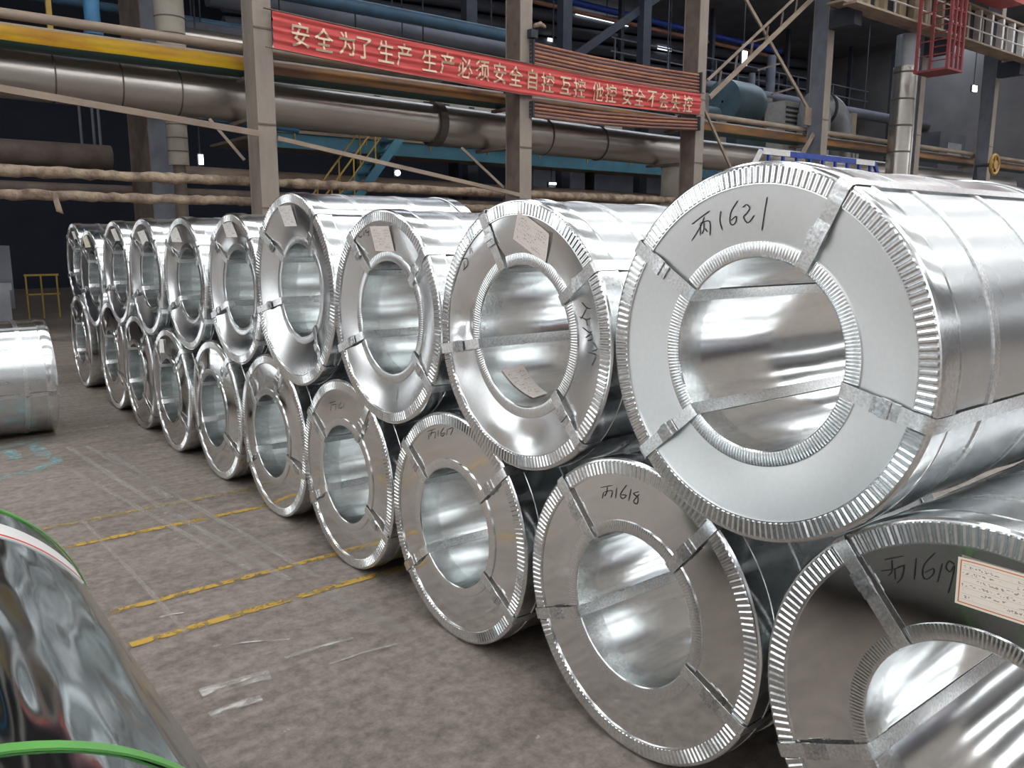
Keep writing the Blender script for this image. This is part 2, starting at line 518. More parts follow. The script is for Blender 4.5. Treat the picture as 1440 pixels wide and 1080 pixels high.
def wall_with_windows(name, axis, pos, lo, hi, zwin, wins, mat, thick=0.2, sgn=1, emis='window', zb=0.0, zt=None):
    """wall in plane axis=pos with one band of windows at zwin; wins = list of (a, b) along the wall."""
    b = MB()
    a0, a1 = (pos, pos + thick * sgn) if sgn > 0 else (pos + thick * sgn, pos)
    def bx(l, h, z0, z1):
        if axis == 'x':
            b.box(a0, a1, l, h, z0, z1)
        else:
            b.box(l, h, a0, a1, z0, z1)
    bx(lo, hi, zb, zwin[0])
    bx(lo, hi, zwin[1], zt or RZ)
    e = [lo] + [v for s in wins for v in s] + [hi]
    for i in range(0, len(e), 2):
        bx(e[i], e[i + 1], zwin[0], zwin[1])
    wl = struct(b.build(name, mat))
    for l, h in wins:
        g = MB()
        mid = (a0 + a1) / 2
        if axis == 'x':
            g.box(mid - 0.01, mid + 0.01, l, h, zwin[0], zwin[1])
        else:
            g.box(l, h, mid - 0.01, mid + 0.01, zwin[0], zwin[1])
        g.build('window_pane', M[emis], wl)
    return wl
wall_with_windows('wall_left', 'x', HX0, HY0, HY1, (1.2, 7.5), [(-12, -4), (-2, 6), (8, 13.5)], M['hallwall'], sgn=-1)
wall_with_windows('wall_right', 'x', HX1, HY0, HY1, (5.0, 7.5), [(-12, -2), (1, 11)], M['hallwall'], sgn=1)
wall_with_windows('wall_front', 'y', HY0, HX0, HX1, (5.5, 7.0), [(-22 + 10 * k, -15 + 10 * k) for k in range(7)], M['hallwall'], sgn=-1)
wall_with_windows('wall_added_bay', 'y', 16.4, HX0, -2.6, (0.9, 5.0), [(-25, -19.5), (-18.5, -13), (-12, -7.5)], M['hallwall'], sgn=1, zt=5.3)  # unseen wall added so its glowing panes brighten the upper coil faces
wall_with_windows('wall_added_bay_upper', 'y', 16.4, HX0, -2.6, (5.6, 10.2), [(-25, -19.5), (-18.5, -13), (-12, -7.5), (-6.8, -3.0)], M['hallwall'], sgn=1, zb=5.3)  # second unseen tier, added to brighten the lower parts of those faces
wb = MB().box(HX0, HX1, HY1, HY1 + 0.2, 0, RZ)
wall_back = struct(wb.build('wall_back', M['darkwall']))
for k in range(9):
    MB().tube([(11, HY1 - 1.6, 7.3 + 0.62 * k), (47.6, HY1 - 1.6, 9.2 + 0.62 * k)], 0.26, 10).build('cladding_rib', M['hazy_grey'], wall_back, 60)
MB().box(26, 47.5, HY1 - 0.6, HY1 - 0.3, 0, 9.0).build('haze_panel', M['hazy_grey'], wall_back)  # paler sheet for the right of the bay, haze painted as colour
for x0, x1, z0, z1 in ((27.5, 31.0, 12.0, 12.22), (33.2, 34.2, 11.25, 11.4), (36.0, 36.8, 11.3, 11.5), (24.5, 24.8, 10.62, 10.76), (25.8, 26.1, 10.6, 10.74)):
    MB().box(x0, x1, HY1 - 1.95, HY1 - 1.9, z0, z1).build('roof_slit', M['slit'], wall_back)

# ------------------------------------------------------------------ steel coils
def annulus_ring(R, rin, ncr, amp, face_x, skirt, spc=4, inner=False):
    """crimped edge protector. outer: face from rin to R then skirt on the cylinder; inner: face from R(out) to bore radius then into bore."""
    n = ncr * spc
    if not inner:
        st = [(face_x + 0.006, rin, 0), (face_x - 0.001, rin, 0.0), (face_x - 0.001, rin + 0.003, 0.0), (face_x - 0.001, rin + 0.005, 1), (face_x - 0.001, rin + 0.007, 1), (face_x - 0.001, R - 0.015, 1), (face_x - 0.001, R - 0.013, 1), (face_x, R - 0.010, 0.0), (face_x + 0.001, R - 0.006, 0.0), (face_x + 0.006, R - 0.001, 0.0), (face_x + 0.014, R, 0), (skirt - 0.010, R, 0), (skirt - 0.008, R + 0.002, 0), (skirt - 0.002, R + 0.002, 0), (skirt, R - 0.004, 0)]
    else:
        st = [(face_x + 0.005, R, 0), (face_x - 0.001, R, 0), (face_x - 0.001, R - 0.003, 1), (face_x - 0.001, rin + 0.010, 1), (face_x, rin + 0.003, 0.4), (face_x + 0.003, rin - 0.0005, 0), (face_x + 0.008, rin - 0.001, 0), (skirt, rin - 0.001, 0), (skirt + 0.001, rin + 0.001, 0)]
    b = MB()
    pat = [1, 1, 0.0, 0.0] if spc == 4 else [1, 0.9, 0]
    wob = [random.uniform(0.93, 1.05) for _ in range(ncr)]
    for x, rho, wgt in st:
        for k in range(n):
            a = 2 * pi * k / n
            h = pat[k % spc] * amp * wgt * wob[k // spc]
            b.v.append((x - h, rho * cos(a), rho * sin(a)))
    for i in range(len(st) - 1):
        for k in range(n):
            k2 = (k + 1) % n
            q = (i * n + k, (i + 1) * n + k, (i + 1) * n + k2, i * n + k2)
            b.f.append(q if not inner else q[::-1])
    return b

class Shape:
    """surface of a coil's face sheet (local coordinates; the face looks towards -X)."""
    def __init__(self, R, dish, amp, seed, dents=(), belly=0.0):
        rnd = random.Random(seed)
        self.R, self.dish, self.amp = R, dish, amp
        self.rin, self.rout, self.belly = 0.286, R * 0.893, belly
        self.ph = [rnd.uniform(0, 2 * pi) for _ in range(4)]
        self.dents = dents
    def x(self, y, z):
        rho, th = sqrt(y * y + z * z), atan2(z, y)
        t = min(1, max(0, (rho - self.rin) / (self.rout - self.rin)))
        e = sin(pi * t)
        base = 0.004 + self.dish * (1 - t)
        wv = e * self.amp * (0.5 * sin(2 * th + self.ph[0]) + 0.45 * sin(3 * th + self.ph[1]) + 0.25 * sin(5 * th + self.ph[2]))
        for dy, dz, s, d in self.dents:
            wv += d * exp(-((y - dy) ** 2 + (z - dz) ** 2) / (s * s)) * e
        return base + wv - self.belly * e

def cover_mesh(sh, nth=144, nr=14):
    b = MB()
    for i in range(nr + 1):
        rho = sh.rin + (sh.rout - sh.rin) * i / nr
        for k in range(nth):
            a = 2 * pi * k / nth
            y, z = rho * cos(a), rho * sin(a)
            b.v.append((sh.x(y, z), y, z))
    for i in range(nr):
        for k in range(nth):
            k2 = (k + 1) % nth
            b.f.append((i * nth + k, (i + 1) * nth + k, (i + 1) * nth + k2, i * nth + k2))
    return b

def ink_mesh(sh, strokes, wd=0.0027):
    b = MB()
    for st in strokes:
        P = []
        if len(st) > 2:
            pts = [st[0]] + list(st) + [st[-1]]
            for i in range(1, len(pts) - 2):
                p0, p1, p2, p3 = (Vector(p) for p in pts[i - 1:i + 3])
                for s in range(5):
                    t = s / 5
                    P.append(0.5 * ((2 * p1) + (p2 - p0) * t + (2 * p0 - 5 * p1 + 4 * p2 - p3) * t * t + (3 * p1 - p0 - 3 * p2 + p3) * t ** 3))
            P.append(Vector(st[-1]))
        else:
            for s in range(5):
                P.append(Vector(st[0]).lerp(Vector(st[1]), s / 4))
        o = len(b.v)
        for i, p in enumerate(P):
            d = P[min(i + 1, len(P) - 1)] - P[max(i - 1, 0)]
            if d.length < 1e-6:
                d = Vector((1, 0))
            d.normalize()
            s = Vector((-d.y, d.x)) * (wd / 2 * (0.55 if i in (0, len(P) - 1) else 1.0))
            for q in (p - s, p + s):
                b.v.append((sh.x(q.x, q.y) - 0.0018, q.x, q.y))
        for i in range(len(P) - 1):
            b.f.append((o + 2 * i, o + 2 * i + 1, o + 2 * i + 3, o + 2 * i + 2))
    return b

def paper_mesh(sh, quad, n=8, lift=0.0035):
    b = MB()
    b.uv = []
    q = [Vector(p) for p in quad]
    for j in range(n + 1):
        for i in range(n + 1):
            u, v = i / n, j / n
            p = q[0].lerp(q[1], u).lerp(q[3].lerp(q[2], u), v)
            curl = 0.006 * (abs(u - 0.5) * 2) ** 4 * (1 - v)
            b.v.append((sh.x(p.x, p.y) - lift - curl, p.x, p.y))
            b.uv.append((u, 1 - v))
    for j in range(n):
        for i in range(n):
            a = j * (n + 1) + i
            b.f.append((a, a + n + 1, a + n + 2, a + 1))
    return b

def make_coil(label, X, y, z, R, L, angles, dish=0.02, amp=0.004, seed=1, ink=None, paper=None, paper_m='paper', dents=(), belly=0.0, fine=True, hoops=(0.26, 0.62), group='galvanized steel coils stacked in two rows', bore_paper=False, cover_m='cover'):
    root = thing('steel_coil', label, 'steel coil', (X, y, z), 0.0, group)
    sh = Shape(R, dish, amp, seed, dents, belly)
    rnd = random.Random(seed + 50)
    # outer wrap, slightly wavy sheet
    b = MB()
    n, m = 128, 12
    ph = [rnd.uniform(0, 6.28) for _ in range(4)]
    xs = [0.012 + (L - 0.02) * i / m for i in range(m + 1)]
    for x in xs:
        for k in range(n):
            a = 2 * pi * k / n
            rr = R - 0.005 + 0.0010 * (sin(5 * a + ph[0] + 2.1 * x) * 0.6 + sin(9 * a + ph[1] - 3 * x) * 0.4) - 0.0010
            b.v.append((x, rr * cos(a), rr * sin(a)))
    for i in range(m):
        for k in range(n):
            k2 = (k + 1) % n
            b.f.append((i * n + k, (i + 1) * n + k, (i + 1) * n + k2, i * n + k2))
    b.lathe_x([(L - 0.008, R - 0.006), (L - 0.008, 0.255)], 64)
    wrap = b.build('outer_wrap', M['wrap'], root, 40)
    # bore
    MB().lathe_x([(dish + 0.004, 0.256), (L * 0.5, 0.256), (L - 0.008, 0.256)][::-1], 96).build('bore_sleeve', M['bore'], root, 60)
    # face sheet
    cover_mesh(sh).build('face_sheet', M[cover_m], root, 180)
    spc = 4 if fine else 3
    annulus_ring(R, R * 0.885, 166, 0.0032, 0.0, 0.085, spc).build('outer_edge_ring', M['ring'], root, 16)
    annulus_ring(0.296, 0.255, 190, 0.0007, dish, dish + 0.095, spc, True).build('inner_edge_ring', M['ring'], root, 20)
    MB().lathe_x([(L - 0.085, R - 0.004), (L - 0.084, R + 0.001), (L - 0.008, R), (L, R - 0.01), (L, R * 0.90), (L - 0.006, R * 0.89)], 128).build('rear_edge_ring', M['ring'], root, 35)
    for h in hoops:
        MB().lathe_x([(h, R - 0.007), (h, R - 0.0022), (h + 0.03, R - 0.0022), (h + 0.03, R - 0.007)], 128).build('hoop_strap', M['strap'], root, 35)
    # axial straps through the bore
    for i, ang in enumerate(angles):
        a = radians(ang)
        er, et = Vector((0, cos(a), sin(a))), Vector((0, -sin(a), cos(a)))
        rb, ro, th = 0.2525, R + 0.0005, 0.0012
        P, N = [], []
        def put(x, rho, nx, nr):
            P.append(Vector((x, 0, 0)) + er * rho)
            N.append((Vector((nx, 0, 0)) + er * nr).normalized())
        put(L - 0.02, rb, 0, -1)
        put(L * 0.5, rb, 0, -1)
        put(dish + 0.010, rb, 0, -1)
        put(dish - 0.006, rb + 0.004, -1, -1)
        put(dish - 0.009, rb + 0.014, -1, 0)
        nb = 5
        for s in range(1, nb):
            t = s / nb
            put(dish * (1 - t) - 0.009 + 0.002 * rnd.uniform(-1, 1), rb + 0.014 + (ro - 0.012 - rb - 0.014) * t, -1, 0)
        put(-0.009, ro - 0.012, -1, 0)
        put(-0.004, ro - 0.002, -1, 1)
        put(0.010, ro + 0.0012, 0, 1)
        put(0.095, ro + 0.0012, 0, 1)
        put(0.12, ro - 0.002, 0, 1)
        put(L - 0.02, ro - 0.0015, 0, 1)
        st = MB().ribbon(P, N, et, 0.038, th).build('strap', M['strap'], root, 30)
        # folded seal on the strap
        c = MB()
        tm = 0.52 + rnd.uniform(-0.10, 0.08)
        rm = rb + (ro - rb) * tm
        xm = dish * (1 - tm) - 0.012
        for dr, hw, x0, x1 in ((-0.022, 0.0205, -0.001, 0.003), (0.0, 0.022, -0.004, 0.003), (0.022, 0.0205, -0.001, 0.003)):
            p = []
            for sx in (x0, x1):
                for sr, sw in ((-0.012, -1), (0.012, -1), (0.012, 1), (-0.012, 1)):
                    q = Vector((xm + sx - 0.002 * rnd.random(), 0, 0)) + er * (rm + dr + sr) + et * (hw * sw * rnd.uniform(0.92, 1.08))
                    p.append(tuple(q))
            c.add(p, [(3, 2, 1, 0), (4, 5, 6, 7), (0, 1, 5, 4), (1, 2, 6, 5), (2, 3, 7, 6), (3, 0, 4, 7)])
        c.build('strap_seal', M['seal'], st)
    if ink:
        for grp in (ink if isinstance(ink[0][0], list) else [ink]):
            ink_mesh(sh, grp).build('handwritten_mark', M['ink'], root)
    if paper:
        paper_mesh(sh, paper).build('paper_tag', M[paper_m], root, 180)
    if bore_paper:
        b = MB()
        b.uv = []
        for j in range(9):
            for i in range(9):
                u, v = i / 8, j / 8
                xx = (0.09 + 0.112 * u) * (1 - v) + (0.128 + 0.088 * u) * v
                an = radians((-37.5 + 3.7 * u) * (1 - v) + (-77.7 + 4.9 * u) * v)
                b.v.append((xx, 0.2505 * cos(an), 0.2505 * sin(an)))
                b.uv.append((u, 1 - v))
        for j in range(8):
            for i in range(8):
                a = j * 9 + i
                b.f.append((a, a + 1, a + 10, a + 9))
        b.build('bore_paper_tag', M['paper_pink'], root, 180)
    return root

def quad_at(y0, z0, wd=0.17, ht=0.11, rot=0.0):
    c, s = cos(rot), sin(rot)
    return [(y0 + dy * c - dz * s, z0 + dy * s + dz * c) for dy, dz in ((wd / 2, ht / 2), (-wd / 2, ht / 2), (-wd / 2, -ht / 2), (wd / 2, -ht / 2))]

INK1621 = [[(0.215, 0.341), (0.184, 0.36), (0.155, 0.376)], [(0.173, 0.361), (0.186, 0.336), (0.217, 0.296)], [(0.187, 0.344), (0.188, 0.31)], [(0.187, 0.344), (0.157, 0.348), (0.157, 0.31)], [(0.175, 0.347), (0.176, 0.328), (0.183, 0.315)], [(0.173, 0.33), (0.164, 0.32)], [(0.12, 0.375), (0.124, 0.35), (0.117, 0.325)], [(0.066, 0.4), (0.087, 0.374), (0.093, 0.349), (0.086, 0.338), (0.075, 0.345), (0.073, 0.36), (0.09, 0.349)], [(0.052, 0.382), (0.04, 0.389), (0.031, 0.38), (0.039, 0.368), (0.05, 0.357), (0.037, 0.343), (0.017, 0.362)], [(-0.022, 0.406), (-0.012, 0.361), (-0.004, 0.322)]]
INK1619 = [[(0.237, 0.39), (0.193, 0.413)], [(0.243, 0.359), (0.212, 0.374), (0.188, 0.392)], [(0.22, 0.394), (0.217, 0.367), (0.225, 0.353)], [(0.211, 0.374), (0.207, 0.349)], [(0.205, 0.381), (0.19, 0.388), (0.192, 0.36), (0.202, 0.342)], [(0.163, 0.417), (0.163, 0.364)], [(0.122, 0.443), (0.143, 0.408), (0.145, 0.381), (0.135, 0.374), (0.122, 0.391), (0.123, 0.404), (0.141, 0.388)], [(0.104, 0.423), (0.11, 0.375)], [(0.077, 0.429), (0.09, 0.433), (0.095, 0.416), (0.085, 0.409), (0.078, 0.426), (0.079, 0.398), (0.085, 0.358)]]
INK1618 = [[(0.148, 0.378), (0.094, 0.399)], [(0.133, 0.367), (0.139, 0.342)], [(0.13, 0.367), (0.095, 0.38), (0.099, 0.355)], [(0.117, 0.388), (0.119, 0.37), (0.128, 0.353)], [(0.074, 0.396), (0.079, 0.357)], [(0.031, 0.415), (0.057, 0.378), (0.047, 0.365), (0.032, 0.38), (0.052, 0.377)], [(0.011, 0.407), (0.02, 0.364)], [(-0.021, 0.405), (0.0, 0.394), (-0.019, 0.385), (-0.016, 0.364), (-0.001, 0.369), (-0.024, 0.398)]]
INK1617 = [[(0.192, 0.381), (0.128, 0.405)], [(0.179, 0.372), (0.182, 0.348)], [(0.175, 0.373), (0.129, 0.389), (0.134, 0.36)], [(0.154, 0.393), (0.167, 0.363)], [(0.104, 0.405), (0.109, 0.374)], [(0.063, 0.421), (0.088, 0.391), (0.072, 0.383), (0.058, 0.4), (0.084, 0.39)], [(0.035, 0.422), (0.044, 0.391)], [(0.028, 0.421), (-0.006, 0.434), (0.014, 0.399)]]
INK16 = [[(0.155, 0.35), (0.083, 0.373)], [(0.137, 0.342), (0.143, 0.31)], [(0.131, 0.343), (0.081, 0.356), (0.087, 0.322)], [(0.051, 0.367), (0.056, 0.336)], [(0.014, 0.38), (0.04, 0.352), (0.023, 0.344), (0.007, 0.357)], [(-0.015, 0.38), (-0.007, 0.349)]]
INKT3 = [[(0.234, 0.387), (0.24, 0.357)], [(0.194, 0.392), (0.216, 0.368), (0.203, 0.357), (0.189, 0.368)], [(0.165, 0.387), (0.173, 0.362)], [(0.142, 0.392), (0.152, 0.385), (0.139, 0.379), (0.125, 0.385), (0.135, 0.362)], [(-0.075, -0.316), (-0.082, -0.336), (-0.077, -0.364)]]
INK1622 = [[(-0.308, 0.141), (-0.333, 0.125), (-0.358, 0.124)], [(-0.333, 0.125), (-0.303, 0.085)], [(-0.297, 0.093), (-0.328, 0.085), (-0.335, 0.066)], [(-0.328, 0.085), (-0.353, 0.093)], [(-0.312, 0.06), (-0.348, 0.045), (-0.36, 0.051)], [(-0.33, 0.027), (-0.36, 0.042), (-0.367, 0.026), (-0.342, 0.019)], [(-0.373, 0.018), (-0.404, 0.0), (-0.374, -0.012)], [(-0.356, -0.018), (-0.399, -0.022), (-0.381, -0.058)], [(0.341, 0.264), (0.306, 0.272), (0.301, 0.247), (0.333, 0.226)], [(0.324, 0.262), (0.324, 0.227)], [(0.28, 0.321), (0.283, 0.287)], [(0.276, 0.312), (0.266, 0.292)]]

DEF = [45, 133, -145, -28]
BOT = [
    # label, X, y, R, angles, dish, amp, extras
    ('steel coil marked 1619 with an orange-bordered paper tag, in the lower row', 1.873, 0.679, 0.544, [49, 133, -150, -27], 0.0, 0.002, dict(ink=INK1619, paper=quad_at(-0.035, 0.398, 0.205, 0.112, 0.0), paper_m='paper_orange')),
    ('steel coil marked 1618 in the lower row, between the ones marked 1619 and 1617', 1.860, 1.730, 0.503, [47, 130, -156, -22], 0.0, 0.002, dict(ink=INK1618)),
    ('steel coil faintly marked 1617 in the lower row, under the coil with two paper tags', 1.851, 2.748, 0.4945, [38, 138, -148, -38], 0.0, 0.002, dict(ink=INK1617)),
    ('steel coil with a smudged number, fourth from the near end of the lower row', 1.856, 3.737, 0.496, [34, 125, -152, -30], 0.0, 0.003, dict(ink=INK16)),
    ('steel coil at the end of the brightest yellow floor line, fifth in the lower row', 1.877, 4.734, 0.504, [43, 113, -162, -30], -0.012, 0.006, {}),
    ('steel coil sixth from the near end of the lower row, bright top and no tag', 1.873, 5.732, 0.4975, [40, 128, -150, -25], -0.02, 0.008, {}),
    ('steel coil in the lower row with a small white tag high on its face', 1.853, 6.725, 0.496, [45, 135, -148, -30], -0.01, 0.006, dict(paper=quad_at(0.13, 0.345, 0.13, 0.11, -0.1))),
    ('steel coil eighth from the near end of the lower row', 1.866, 7.735, 0.5135, [50, 132, -140, -26], -0.02, 0.008, {}),
    ('steel coil ninth from the near end of the lower row', 1.892, 8.850, 0.540, [44, 140, -150, -22], -0.01, 0.006, {}),
    ('steel coil in the lower row set apart by a gap, last one fully visible', 1.905, 10.42, 0.530, [48, 130, -152, -30], 0.0, 0.006, {}),
    ('steel coil hidden mostly behind the far end of the lower row', 2.22, 11.50, 0.500, [48, 130, -152, -30], 0.0, 0.006, {}),
]
TOP = [
    ('largest steel coil, marked 1621, with a plain satin face, nearest in the upper row', 1.804, 1.285, 1.3945, 0.495, [35, 119, -168, -43], 0.020, 0.003, dict(ink=INK1621, cover_m='cover_satin'), 1.19),
    ('dented steel coil marked 1622 with a tilted paper tag and another in its bore', 1.811, 2.271, 1.352, 0.483, [66, 147, -136, -11], 0.025, 0.010, dict(ink=[INK1622[:8], INK1622[8:10], INK1622[10:]], paper=[(-0.02, 0.442), (-0.175, 0.36), (-0.128, 0.258), (0.032, 0.345)], paper_m='paper_pink', bore_paper=True, dents=((0.35, 0.03, 0.07, 0.016), (0.37, -0.06, 0.06, -0.012), (-0.33, 0.05, 0.10, 0.012), (-0.05, -0.36, 0.09, 0.010), (0.1, -0.36, 0.07, -0.008))), 1.15),
    ('steel coil with white tag and dark dash on its face, third in upper row', 1.826, 3.236, 1.337, 0.482, [51, 141, -146, -23], 0.028, 0.006, dict(ink=[INKT3[:4], INKT3[4:]], paper=quad_at(0.008, 0.352), paper_m='paper_pink'), 1.15),
    ('tall tagged steel coil of the upper row, just right of the beige column', 1.841, 4.239, 1.417, 0.525, [39, 128, -132, -16], 0.045, 0.008, dict(paper=quad_at(0.046, 0.40)), 1.00),
    ('steel coil with a white tag left of the beige column, fifth in upper row', 1.882, 5.250, 1.362, 0.487, [44, 135, -140, -25], 0.040, 0.008, dict(paper=quad_at(0.03, 0.39)), 1.1),
    ('steel coil with a white tag and a bright lower face, sixth in upper row', 1.870, 6.227, 1.339, 0.489, [40, 142, -150, -28], 0.040, 0.007, dict(paper=quad_at(0.16, 0.36)), 1.1),
    ('steel coil with a skewed white tag, seventh from the near end of upper row', 1.855, 7.198, 1.351, 0.483, [46, 138, -148, -24], 0.040, 0.008, dict(paper=quad_at(0.06, 0.325, 0.19, 0.11, -0.1)), 1.1),
    ('steel coil standing taller than its neighbours, eighth from the near end of upper row', 1.855, 8.165, 1.39, 0.475, [46, 150, -150, -24], 0.035, 0.007, dict(paper=quad_at(-0.03, 0.345, 0.19, 0.11, -0.05)), 1.1),
    ('steel coil with a cream tag, overlapping the last one of upper row', 1.906, 9.60, 1.275, 0.510, [44, 138, -140, -20], 0.030, 0.007, dict(paper=quad_at(0.08, 0.385, 0.2, 0.12, -0.05), paper_m='paper_cream'), 1.1),
    ('steel coil at the far end of the upper row, partly hidden by the cream-tagged one', 2.02, 10.95, 1.36, 0.480, [44, 138, -140, -20], 0.030, 0.007, dict(paper=quad_at(-0.02, 0.33, 0.2, 0.11, -0.05)), 1.1),
]
def spread(rows, k):
    for a, b_ in zip(range(len(rows) - 1), range(1, len(rows))):
        ra, rb = rows[a][k] + 0.002, rows[b_][k] + 0.002
        dz = (rows[a][3] - rows[b_][3]) if k == 4 else ra - rb
        need = sqrt(max(0.0, (ra + rb + (0.012 if k == 4 else 0.004)) ** 2 - dz * dz))
        if rows[b_][2] - rows[a][2] < need:
            r_ = list(rows[b_])
            r_[2] = rows[a][2] + need
            rows[b_] = tuple(r_)
spread(BOT, 3)
spread(TOP, 4)
def rest_z(y, R):
    """height at which an upper coil just touches the lower coils beneath it."""
    best = 0.0
    for lab, X, yb, Rb, *_ in BOT:
        d = abs(y - yb)
        if d < R + Rb:
            best = max(best, Rb + 0.002 + sqrt((R + Rb + 0.0042) ** 2 - d * d))
    return best
def settle(y, R):
    """let the coil roll up to 2 cm into the lowest seat."""
    return min((rest_z(y + k * 0.002, R), abs(k), y + k * 0.002) for k in range(-3, 4))
for i, (lab, X, y, R, ang, dish, amp, ex) in enumerate(BOT):
    make_coil(lab, X, y, R + 0.002, R, 1.15, ang, dish, amp, 10 + i, fine=i < 5, **ex)
for i, (lab, X, y, z, R, ang, dish, amp, ex, L) in enumerate(TOP):
    zz, _, y = settle(y, R)
    make_coil(lab, X, y, zz, R, L, ang, dish, amp, 40 + i, fine=i < 5, **{**(dict(cover_m='cover_bright') if i else {}), **ex})

# left row: the coil whose far end shows across the aisle
t = thing('steel_coil', 'steel coil lying alone across the aisle, its round end turned away', 'steel coil', (0.03, 8.2, 0.502))
R, L = 0.5, 1.18
b = MB()
for i in range(11):
    x = 0.01 + (L - 0.02) * i / 10
    for k in range(128):
        a = 2 * pi * k / 128
        rr = R - 0.006 + 0.001 * sin(6 * a + 2 * x)
        b.v.append((x, rr * cos(a), rr * sin(a)))
for i in range(10):
    for k in range(128):
        k2 = (k + 1) % 128
        b.f.append((i * 128 + k, (i + 1) * 128 + k, (i + 1) * 128 + k2, i * 128 + k2))
b.build('outer_wrap', M['wrap'], t, 40)
MB().lathe_x([(L - 0.012, R - 0.01), (L - 0.012, 0.255), (0.012, 0.255), (0.012, R - 0.01)], 96).build('core_and_faces', M['cover'], t, 35)
for x0, x1 in ((0.0, 0.08), (L - 0.085, L)):
    MB().lathe_x([(x0, R * 0.9), (x0, R - 0.003), (x0 + 0.005, R), (x1 - 0.005, R), (x1, R - 0.003), (x1, R * 0.9)], 128).build('edge_ring', M['ring'], t, 35)
MB().lathe_x([(0.93, R - 0.007), (0.93, R - 0.002), (0.965, R - 0.002), (0.965, R - 0.007)], 128).build('hoop_strap', M['strap'], t, 35)
for ang in (118, 190, 40, -60):
    a = radians(ang)
    er, et = Vector((0, cos(a), sin(a))), Vector((0, -sin(a), cos(a)))
    st = MB().ribbon([er * (R + 0.001) + Vector((x, 0, 0)) for x in (0.0, L)], [er, er], et, 0.034, 0.0015).build('strap', M['strap'], t)
    c = MB()
    p = Vector((L - 0.05, 0, 0)) + er * (R + 0.007)
    c.bar(p - Vector((0.03, 0, 0)), p + Vector((0.03, 0, 0)), 0.044, 0.01, tuple(er))
    c.build('strap_seal', M['seal'], st)

# near left: dark shiny coil with green straps, its axis along the row
t = thing('steel_coil', 'dark glossy strip coil with green straps and a red-lined white label, close to the viewer', 'steel coil', (-0.035, 1.0, 0.502), pi / 2)
L = 1.74
b = MB()
n, m = 160, 24
for i in range(m + 1):
    x = 0.004 + (L - 0.008) * i / m
    for k in range(n):
        a = 2 * pi * k / n
        rr = R - 0.003 + 0.0012 * (sin(7 * a + 3 * x) + sin(13 * a - 5 * x) * 0.6)
        b.v.append((x, rr * cos(a), rr * sin(a)))
for i in range(m):
    for k in range(n):
        k2 = (k + 1) % n
        b.f.append((i * n + k, (i + 1) * n + k, (i + 1) * n + k2, i * n + k2))
b.build('glossy_wrap', M['film'], t, 180)
MB().lathe_x([(L, R - 0.004), (L, 0.255), (0.0, 0.255), (0.0, R - 0.004)], 96).build('core_and_faces', M['film'], t, 35)
def arc_band(name, x0, x1, rad, mat, th0=-180, th1=180, parent=t, label=None):
    q = MB()
    q.uv = []
    nn = 96
    for k in range(nn + 1):
        a = radians(th0 + (th1 - th0) * k / nn)
        for x, r_ in ((x0, rad - 0.004), (x0, rad), (x1, rad), (x1, rad - 0.004)):
            q.v.append((x, r_ * cos(a), r_ * sin(a)))
            q.uv.append((k / nn, (x - x0) / (x1 - x0)))
    for k in range(nn):
        for j in range(3):
            q.f.append((k * 4 + j, k * 4 + j + 1, k * 4 + j + 5, k * 4 + j + 4))
    return q.build(name, mat, parent, 35, None, label)
arc_band('green_strap', L - 0.025, L + 0.002, R + 0.003, M['green'])
arc_band('green_strap', 0.262, 0.285, R + 0.002, M['green'])
arc_band('green_strap', 0.005, 0.03, R + 0.003, M['green'])
lab_ = arc_band('white_label', 1.41, 1.55, R + 0.0015, M['white'], 40, 149)
arc_band('red_line', 1.418, 1.432, R + 0.0022, M['red_edge'], 40, 148.5, lab_)

# ------------------------------------------------------------------ column line with banner and pipes
CX = [5.72 + 5.7 * i for i in range(6)]
COLLAB = ['beige H-section column at the left end of the red banner', 'H-section column behind the middle of the red banner', 'H-section column at the right end of the red banner',
          'H-section column at the foot of the crossed braces, right of them', 'H-section column beside the shiny vertical duct', 'slim looking H-section column near the brass hand wheel']
for i, cx in enumerate(CX):
    t = thing('steel_column', COLLAB[i], 'column', (cx, 14.0, 0), 0, 'columns along the bay')
    hw = 0.16
    MB().box(-hw, hw, 0, 0.022, 0, RZ).build('front_flange', M['column'], t)
    MB().box(-hw, hw, 0.478, 0.5, 0, RZ).build('back_flange', M['column'], t)
    MB().box(-0.010, 0.010, 0.022, 0.478, 0, RZ).build('web', M['column'], t)
    if i != 0:
        MB().box(-hw + 0.01, -hw + 0.025, 0.022, 0.478, 0, RZ).build('side_plate', M['brownsteel'] if i < 3 else M['bluegrey'], t)
    else:
        MB().box(-hw + 0.01, -hw + 0.025, 0.022, 0.478, 0, RZ).build('side_plate', M['column'], t)
    MB().box(-0.3, 0.3, -0.1, 0.6, 0, 0.03).build('base_plate', M['column'], t)
    for z in (2.2, 3.6, 5.15):
        MB().box(-hw, hw, -0.012, 0.0, z, z + 0.03).build('splice_bar', M['brownsteel'], t)
    for z0, y1 in ((2.575, 0.72), (2.24, 0.72), (3.795 if i == 0 else (3.685 if i == 1 else (3.66 if i == 2 else 3.60 - 0.017 * (i - 3) + 0.03)), 1.75), (4.50, 1.15), (4.855, 0.70)):
        MB().box(-0.06, 0.06, 0.5, y1, z0 - 0.06, z0).build('pipe_bracket', M['brownsteel'], t)
PX0, PX1 = -8.0, 40.0
